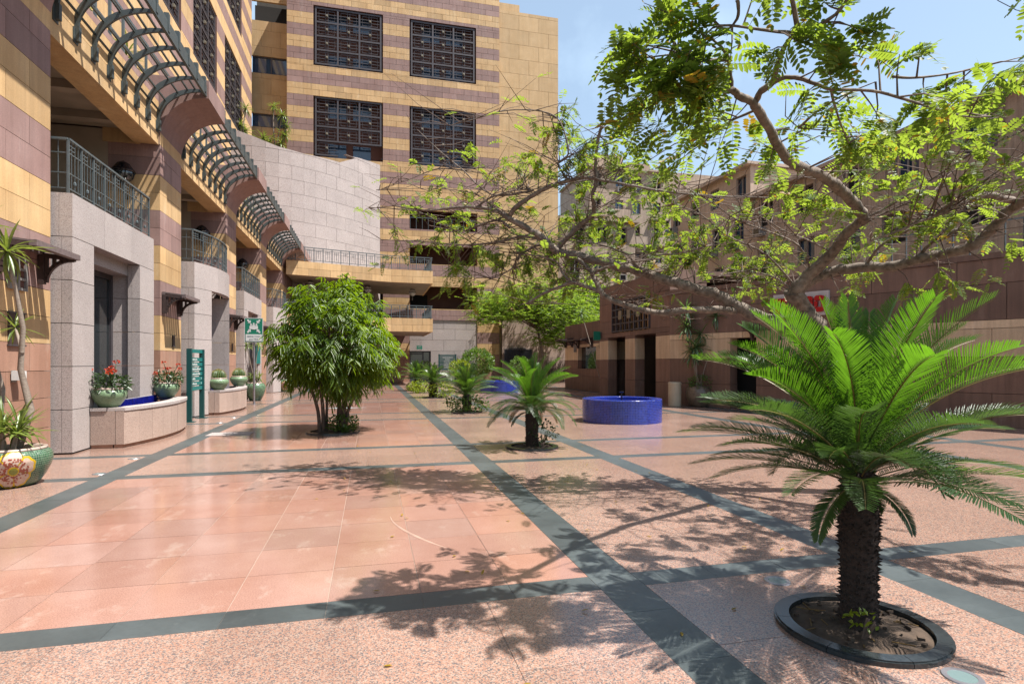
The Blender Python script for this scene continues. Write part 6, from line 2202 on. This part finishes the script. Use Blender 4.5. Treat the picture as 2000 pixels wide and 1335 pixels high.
# right limb
B(0.075, 0.045, (1554, 584, 6.93), (1570, 558, 6.9), (1600, 540, 6.85), (1643, 527, 6.75), (1690, 521, 6.6), (1735, 521, 6.45), (1781, 510, 6.3), (1839, 496, 6.15), (1885, 487, 6.0), (1920, 464, 5.9), (1954, 429, 5.75), (1977, 406, 5.65), (2005, 388, 5.5), (2080, 330, 5.2))
BR[-1] = ([(p, r) for (p, _), r in zip(BR[-1][0], (0.07, 0.066, 0.064, 0.062, 0.060, 0.058, 0.057, 0.056, 0.056, 0.054, 0.052, 0.050, 0.048, 0.04))], 0.07)
B(0.034, 0.007, (1977, 392, 5.6), (1931, 381, 5.5), (1896, 390, 5.45), (1862, 404, 5.4), (1830, 420, 5.4), (1793, 434, 5.4), (1754, 451, 5.4), (1700, 470, 5.5))
B(0.022, 0.007, (1790, 506, 6.3), (1810, 483, 6.2), (1832, 464, 6.1), (1834, 440, 6.0), (1842, 415, 5.9))
B(0.026, 0.010, (1905, 472, 5.95), (1885, 452, 5.9), (1866, 449, 5.85), (1850, 462, 5.9), (1832, 464, 6.0))
B(0.016, 0.005, (1668, -30, 3.2), (1700, -120, 3.1), (1780, -190, 3.1), (1900, -230, 3.2))
B(0.016, 0.005, (1558, 64, 3.45), (1540, -30, 3.3), (1490, -120, 3.2), (1400, -180, 3.1))
B(0.020, 0.006, (2080, 330, 5.2), (2120, 200, 4.8), (2150, 60, 4.4), (2120, -60, 4.0), (2050, -140, 3.7))
B(0.016, 0.005, (2080, 330, 5.2), (2180, 330, 4.6), (2300, 300, 4.1), (2420, 240, 3.8))
B(0.018, 0.005, (1690, 521, 6.6), (1720, 480, 6.4), (1790, 440, 6.1), (1880, 380, 5.8), (2000, 300, 5.4))
B(0.014, 0.004, (1694, 424, 6.2), (1750, 395, 6.0), (1820, 350, 5.7), (1900, 300, 5.4), (2010, 250, 5.1))
B(0.014, 0.004, (1650, 459, 6.4), (1720, 420, 6.2), (1800, 385, 5.9), (1900, 340, 5.6), (2010, 315, 5.3))
B(0.012, 0.004, (1586, 533, 6.8), (1560, 480, 6.7), (1500, 452, 6.5), (1440, 430, 6.4), (1390, 395, 6.3), (1330, 360, 6.2), (1290, 320, 6.1))
B(0.012, 0.004, (1562, 588, 6.95), (1520, 545, 6.9), (1450, 530, 6.9), (1390, 545, 6.9), (1340, 560, 7.0))
B(0.012, 0.004, (1565, 575, 6.95), (1500, 500, 6.8), (1420, 460, 6.7), (1370, 420, 6.6), (1310, 395, 6.5))
B(0.010, 0.003, (1627, 494, 6.6), (1580, 470, 6.5), (1530, 450, 6.4), (1480, 420, 6.3), (1420, 400, 6.2))
NODES = []
for pts, r0 in BR:
    P_, Q_ = spline(pts, 4)
    rdx = random.Random(len(P_))
    P2 = [p + V((rdx.uniform(-1, 1), rdx.uniform(-1, 1), rdx.uniform(-1, 1))) * q * 0.16 for p, q in zip(P_, Q_)]
    Q2 = [q * rdx.uniform(0.92, 1.10) for q in Q_]
    MB().tube(P2, Q2, 10 if r0 > 0.03 else 6).build('trunk' if len(NODES) == 0 else 'branch', M_BARK, BT, smooth=True)
    for p, q in zip(P2, Q2):
        NODES.append((p, q))
NP = np.array([p for p, _ in NODES])
def project(p):
    d = p[0] * SA + p[1] * CA
    return np.array([1000 + F * (p[0] * CA - p[1] * SA) / d, 708 - F * (p[2] - CAMZ) / d]), d
LIMB = [(project(p), q) for p, q in NODES if q > 0.034]
LPX = np.array([a[0] for a, _ in LIMB])
LD = np.array([a[1] for a, _ in LIMB])
# leaf sprays: (px, py, spread px, spread py, range, leaves)
CL = [(1270, 105, 75, 70, 3.6, 66), (1215, 90, 40, 45, 3.6, 26), (1300, 40, 70, 40, 3.5, 42), (1290, 205, 85, 55, 3.6, 80), (1215, 215, 40, 45, 3.75, 30), (1260, 160, 60, 40, 3.6, 44), (1350, 150, 60, 50, 3.6, 36),
      (1420, 150, 45, 45, 3.6, 22), (1440, 80, 50, 45, 3.45, 20), (1560, 75, 60, 50, 3.4, 38), (1620, 40, 60, 40, 3.35, 34), (1690, 30, 50, 30, 3.3, 18), (1600, 140, 40, 50, 3.55, 26), (1370, 255, 60, 50, 3.95, 40),
      (1320, 290, 60, 30, 4.3, 22), (1480, 300, 60, 40, 4.6, 30), (1570, 230, 45, 45, 4.2, 20), (1530, 270, 40, 30, 4.5, 18), (1760, 120, 70, 45, 3.65, 24), (1840, 140, 60, 40, 3.7, 22), (1740, 200, 70, 40, 3.7, 26), (1850, 210, 80, 45, 3.75, 34),
      (1950, 170, 50, 50, 3.9, 26), (1960, 240, 45, 50, 4.2, 30), (1640, 255, 60, 40, 4.3, 28), (1700, 260, 60, 40, 4.4, 28), (1770, 290, 90, 50, 4.8, 46), (1880, 280, 80, 50, 4.8, 50), (1960, 320, 50, 60, 4.8, 36),
      (1700, 360, 80, 45, 5.5, 40), (1820, 370, 90, 50, 5.4, 56), (1900, 360, 70, 50, 5.3, 36), (1760, 440, 100, 40, 6.0, 48), (1640, 410, 70, 50, 6.1, 36), (1660, 500, 60, 30, 6.6, 28), (1870, 440, 60, 40, 5.7, 24), (1960, 480, 50, 40, 5.4, 18),
      (1900, 540, 90, 25, 5.8, 14), (1830, 570, 28, 45, 6.0, 14), (1700, 555, 60, 14, 6.6, 12), (1665, 590, 20, 40, 6.4, 8),
      (1480, 535, 85, 28, 6.9, 56), (1380, 520, 90, 28, 6.95, 66), (1300, 500, 90, 36, 7.1, 66), (1420, 455, 95, 45, 6.7, 48), (1330, 435, 90, 40, 6.8, 44), (1210, 430, 80, 50, 7.1, 46), (1240, 345, 80, 50, 6.5, 44), (1140, 300, 60, 55, 6.7, 50),
      (1100, 270, 45, 45, 6.8, 26), (1235, 588, 70, 16, 6.8, 20), (1340, 600, 60, 16, 6.8, 16), (1450, 580, 60, 20, 6.9, 26), (1520, 600, 40, 26, 6.85, 18), (1050, 330, 60, 28, 7.2, 28), (950, 325, 45, 20, 7.6, 14), (880, 375, 90, 35, 7.8, 20),
      (835, 480, 40, 18, 8.0, 12), (905, 495, 60, 50, 7.8, 30), (970, 510, 70, 45, 7.5, 46), (900, 560, 40, 24, 7.8, 22), (1060, 520, 70, 34, 7.3, 46), (1010, 450, 60, 36, 7.5, 28), (1130, 460, 60, 45, 7.2, 44), (1010, 580, 80, 24, 7.4, 26),
      (1120, 540, 60, 30, 7.1, 36), (800, 430, 40, 25, 8.1, 10), (790, 500, 40, 20, 8.1, 8), (920, 600, 30, 24, 7.7, 14), (1560, 380, 60, 40, 5.6, 20), (1800, -170, 130, 60, 3.1, 90), (1650, -120, 80, 50, 3.2, 50), (1450, -130, 100, 50, 3.2, 70), (2120, 20, 90, 90, 4.2, 80), (2150, 200, 90, 90, 4.7, 70), (2250, 320, 110, 60, 4.3, 70), (2400, 250, 90, 60, 3.9, 60), (1200, 300, 60, 45, 6.5, 24), (1180, 520, 60, 30, 7.0, 26), (708, 425, 8, 14, 8.2, 2)]
r = np.random.default_rng(77)
tw = MB()
lp, ldir, lup, lln, lwd, lyel = [], [], [], [], [], []
rp, rdn, rln = [], [], []
LS = [1.0]
def pinnate(b, ra, n, L0):
    """one pinnate leaf: midrib along ra, n pairs of oblong leaflets"""
    ra = ra / np.linalg.norm(ra)
    s0 = np.cross(ra, [0, 0, 1.0])
    if np.linalg.norm(s0) < 0.05:
        s0 = np.array([1.0, 0, 0])
    s0 = s0 / np.linalg.norm(s0)
    n0 = np.cross(s0, ra)
    ro = r.normal() * 0.38
    sd_ = s0 * math.cos(ro) + n0 * math.sin(ro)
    up = np.cross(sd_, ra)
    droop = r.uniform(0.05, 0.5)
    yl = r.random() < 0.022
    for k in range(n + 1):
        t = (k + 1.2) / (n + 1.2)
        p = b + ra * L0 * t + np.array([0, 0, -L0 * droop * t * t])
        for s in (-1, 1):
            if k == n and s == 1:
                dv = ra + np.array([0, 0, -droop])
            else:
                dv = sd_ * s + ra * 0.30 + up * r.uniform(-0.15, 0.25)
            if r.random() < 0.07:
                continue
            lp.append(p)
            ldir.append(dv)
            lup.append(up + r.normal(size=3) * 0.12)
            lln.append(LS[0] * 0.056 * (0.75 + 0.5 * math.sin(math.pi * min(1, t))) * r.uniform(0.88, 1.1))
            lwd.append(LS[0] * 0.024 * r.uniform(0.9, 1.1))
            lyel.append(yl or r.random() < 0.03)
    rp.append(b)
    rdn.append(ra + np.array([0, 0, -droop * 0.5]))
    rln.append(L0)
for (px, py, sx, sy, dd_, n) in CL:
    LS[0] = 0.66 if dd_ > 6.4 else 0.78 if dd_ > 4.7 else 0.92
    if dd_ > 6.4:
        py, dd_ = py - 10, dd_ + 0.35
    c0 = np.array(at(px, py, dd_))
    R3 = np.array([sx, sy]) * dd_ / F
    left = int(n * (2.6 if px < 1130 else (2.0 if py < 560 else 0.6) if dd_ > 6.4 else 1.15) * ((0.56 if px < 1410 else 0.5) if dd_ < 4.7 else 0.75 if (dd_ < 6 and px > 1600) else 0.9))
    while left > 0:
        # one twig with a few leaves
        off = r.normal(size=3) * 0.62
        e = c0 + np.array([CA, -SA, 0]) * off[0] * R3[0] + np.array([0, 0, 1.0]) * off[1] * R3[1] + np.array([SA, CA, 0]) * off[2] * max(0.25, 0.6 * R3[0])
        pe, de = project(e)
        dist = np.linalg.norm(LPX - pe, axis=1)
        near = int(np.argmin(dist))
        if dist[near] < 34 and de < LD[near] + 0.3:      # most of the leaves hang behind and above the limbs
            e = e * (LD[near] + r.uniform(0.35, 0.8)) / de + np.array([0, 0, CAMZ]) * (1 - (LD[near] + 0.5) / de)
            if dist[near] < 14 and r.random() < 0.6:
                e[2] += r.uniform(0.15, 0.35)
        j = np.argsort(np.sum((NP - e) ** 2, 1))[:14]
        k = j[int(r.integers(0, len(j)))]
        s = NP[k]
        L1 = np.linalg.norm(e - s)
        if L1 > 0.8:
            s = e + (s - e) * 0.8 / L1
            kk = int(np.argmin(np.sum((NP - s) ** 2, 1)))
            s = NP[kk] if np.linalg.norm(NP[kk] - e) < 1.6 else s
        mid = (s + e) / 2 + r.normal(size=3) * 0.05 * L1 + np.array([0, 0, 0.06 * L1])
        tw.tube([V(s), V(mid), V(e)], [0.006 + 0.002 * min(1, L1), 0.0045, 0.0022], 4, cap=False)
        m = int(min(left, r.integers(4, 8)))
        tdir = (e - mid)
        tdir = tdir / max(1e-6, np.linalg.norm(tdir))
        for q in range(m):
            t = 0.25 + 0.75 * (q + 1) / m
            b = mid + (e - mid) * t if t > 0.3 else s + (mid - s) * (t * 2)
            az = r.normal(size=3)
            az = az - tdir * np.dot(az, tdir)
            az = az / max(1e-6, np.linalg.norm(az))
            ra = az * 0.85 + tdir * 0.55 + np.array([0, 0, -0.14])
            pinnate(b, ra, int(r.integers(6, 10)), LS[0] * r.uniform(0.16, 0.25))
        left -= m
# bare whippy twigs that carry few leaves
LS[0] = 0.74
for k in range(1200):
    i = int(r.integers(0, len(NODES)))
    p, q = NODES[i]
    if q > 0.05 or (p.x * SA + p.y * CA < 5.2 and k % 4) or p.x * SA + p.y * CA < 4.3:
        continue
    az = r.uniform(0, 6.28)
    dv = np.array([math.cos(az), math.sin(az), r.uniform(-0.1, 0.55)])
    Lw_ = r.uniform(0.25, 0.9)
    e = np.array(p) + dv * Lw_
    tw.tube([p, V(np.array(p) + dv * Lw_ * 0.5 + r.normal(size=3) * 0.04), V(e)], [0.0055, 0.0038, 0.0016], 4, cap=False)
    if r.random() < 0.35:
        pinnate(e, dv + r.normal(size=3) * 0.3, int(r.integers(5, 9)), r.uniform(0.15, 0.22))
tw.build('twigs', M_TWIG, BT, kind='stuff')
lyel = np.array(lyel)
for msk, mat, nm in ((~lyel, M_LCAS, 'crown'), (lyel, M_LYEL, 'yellow_leaves')):
    A_ = [np.array(x)[msk] for x in (lp, ldir, lup, lln, lwd)]
    vs, qd = leaf_arrays(*A_, 0.08, 0.12, (0.28, 0.74))
    np_mesh(nm, vs, qd, mat, BT, 'stuff')
rp, rdn, rln = np.array(rp), np.array(rdn), np.array(rln)
vs, qd = leaf_arrays(rp, rdn, r.normal(size=rp.shape), rln, np.full(len(rp), 0.0035), 0.12, 0.0)
np_mesh('leaf_stalks', vs, qd, M_LCAS, BT, 'stuff')
# hanging cables in the upper right corner
cbx = thing('overhead_cable', 'thin dark cable crossing the upper right corner of the sky', 'cable', (20, 22, 14))
MB().tube([at(1900, -40, 18), at(1950, 2, 18), at(1985, 20, 18), at(2060, 36, 18)], 0.012, 5).build('strand', M_BLACK, cbx)
for o in list(SC.objects):
    if o.name.startswith('_'):
        bpy.data.objects.remove(o)

# pale scuff swept across the paving
arcp = []
for k in range(15):
    t = k / 14
    d = CAMZ * F / ((1008 + 62 * t ** 0.8) - 708)
    arcp.append(at(762 + 8 * math.sin(t * 3) + 110 * t ** 1.6, 1008 + 62 * t ** 0.8, d))
b = MB()
for i in range(14):
    p, q = arcp[i], arcp[i + 1]
    u = (q - p).normalized()
    n = V((-u.y, u.x, 0))
    w0, w1 = 0.013 * math.sin(math.pi * (i + 0.3) / 15) + 0.002, 0.013 * math.sin(math.pi * (i + 1.3) / 15) + 0.003
    b.add([(p.x + n.x * w0, p.y + n.y * w0, 0.0013), (p.x - n.x * w0, p.y - n.y * w0, 0.0013), (q.x - n.x * w1, q.y - n.y * w1, 0.0013), (q.x + n.x * w1, q.y + n.y * w1, 0.0013)], [(0, 1, 2, 3)])
o = b.build('scuff_mark', plain('pale_scuff', (0.455, 0.295, 0.23), 0.45), None, kind='stuff')
o['label'] = 'pale curved scuff on the red paving'
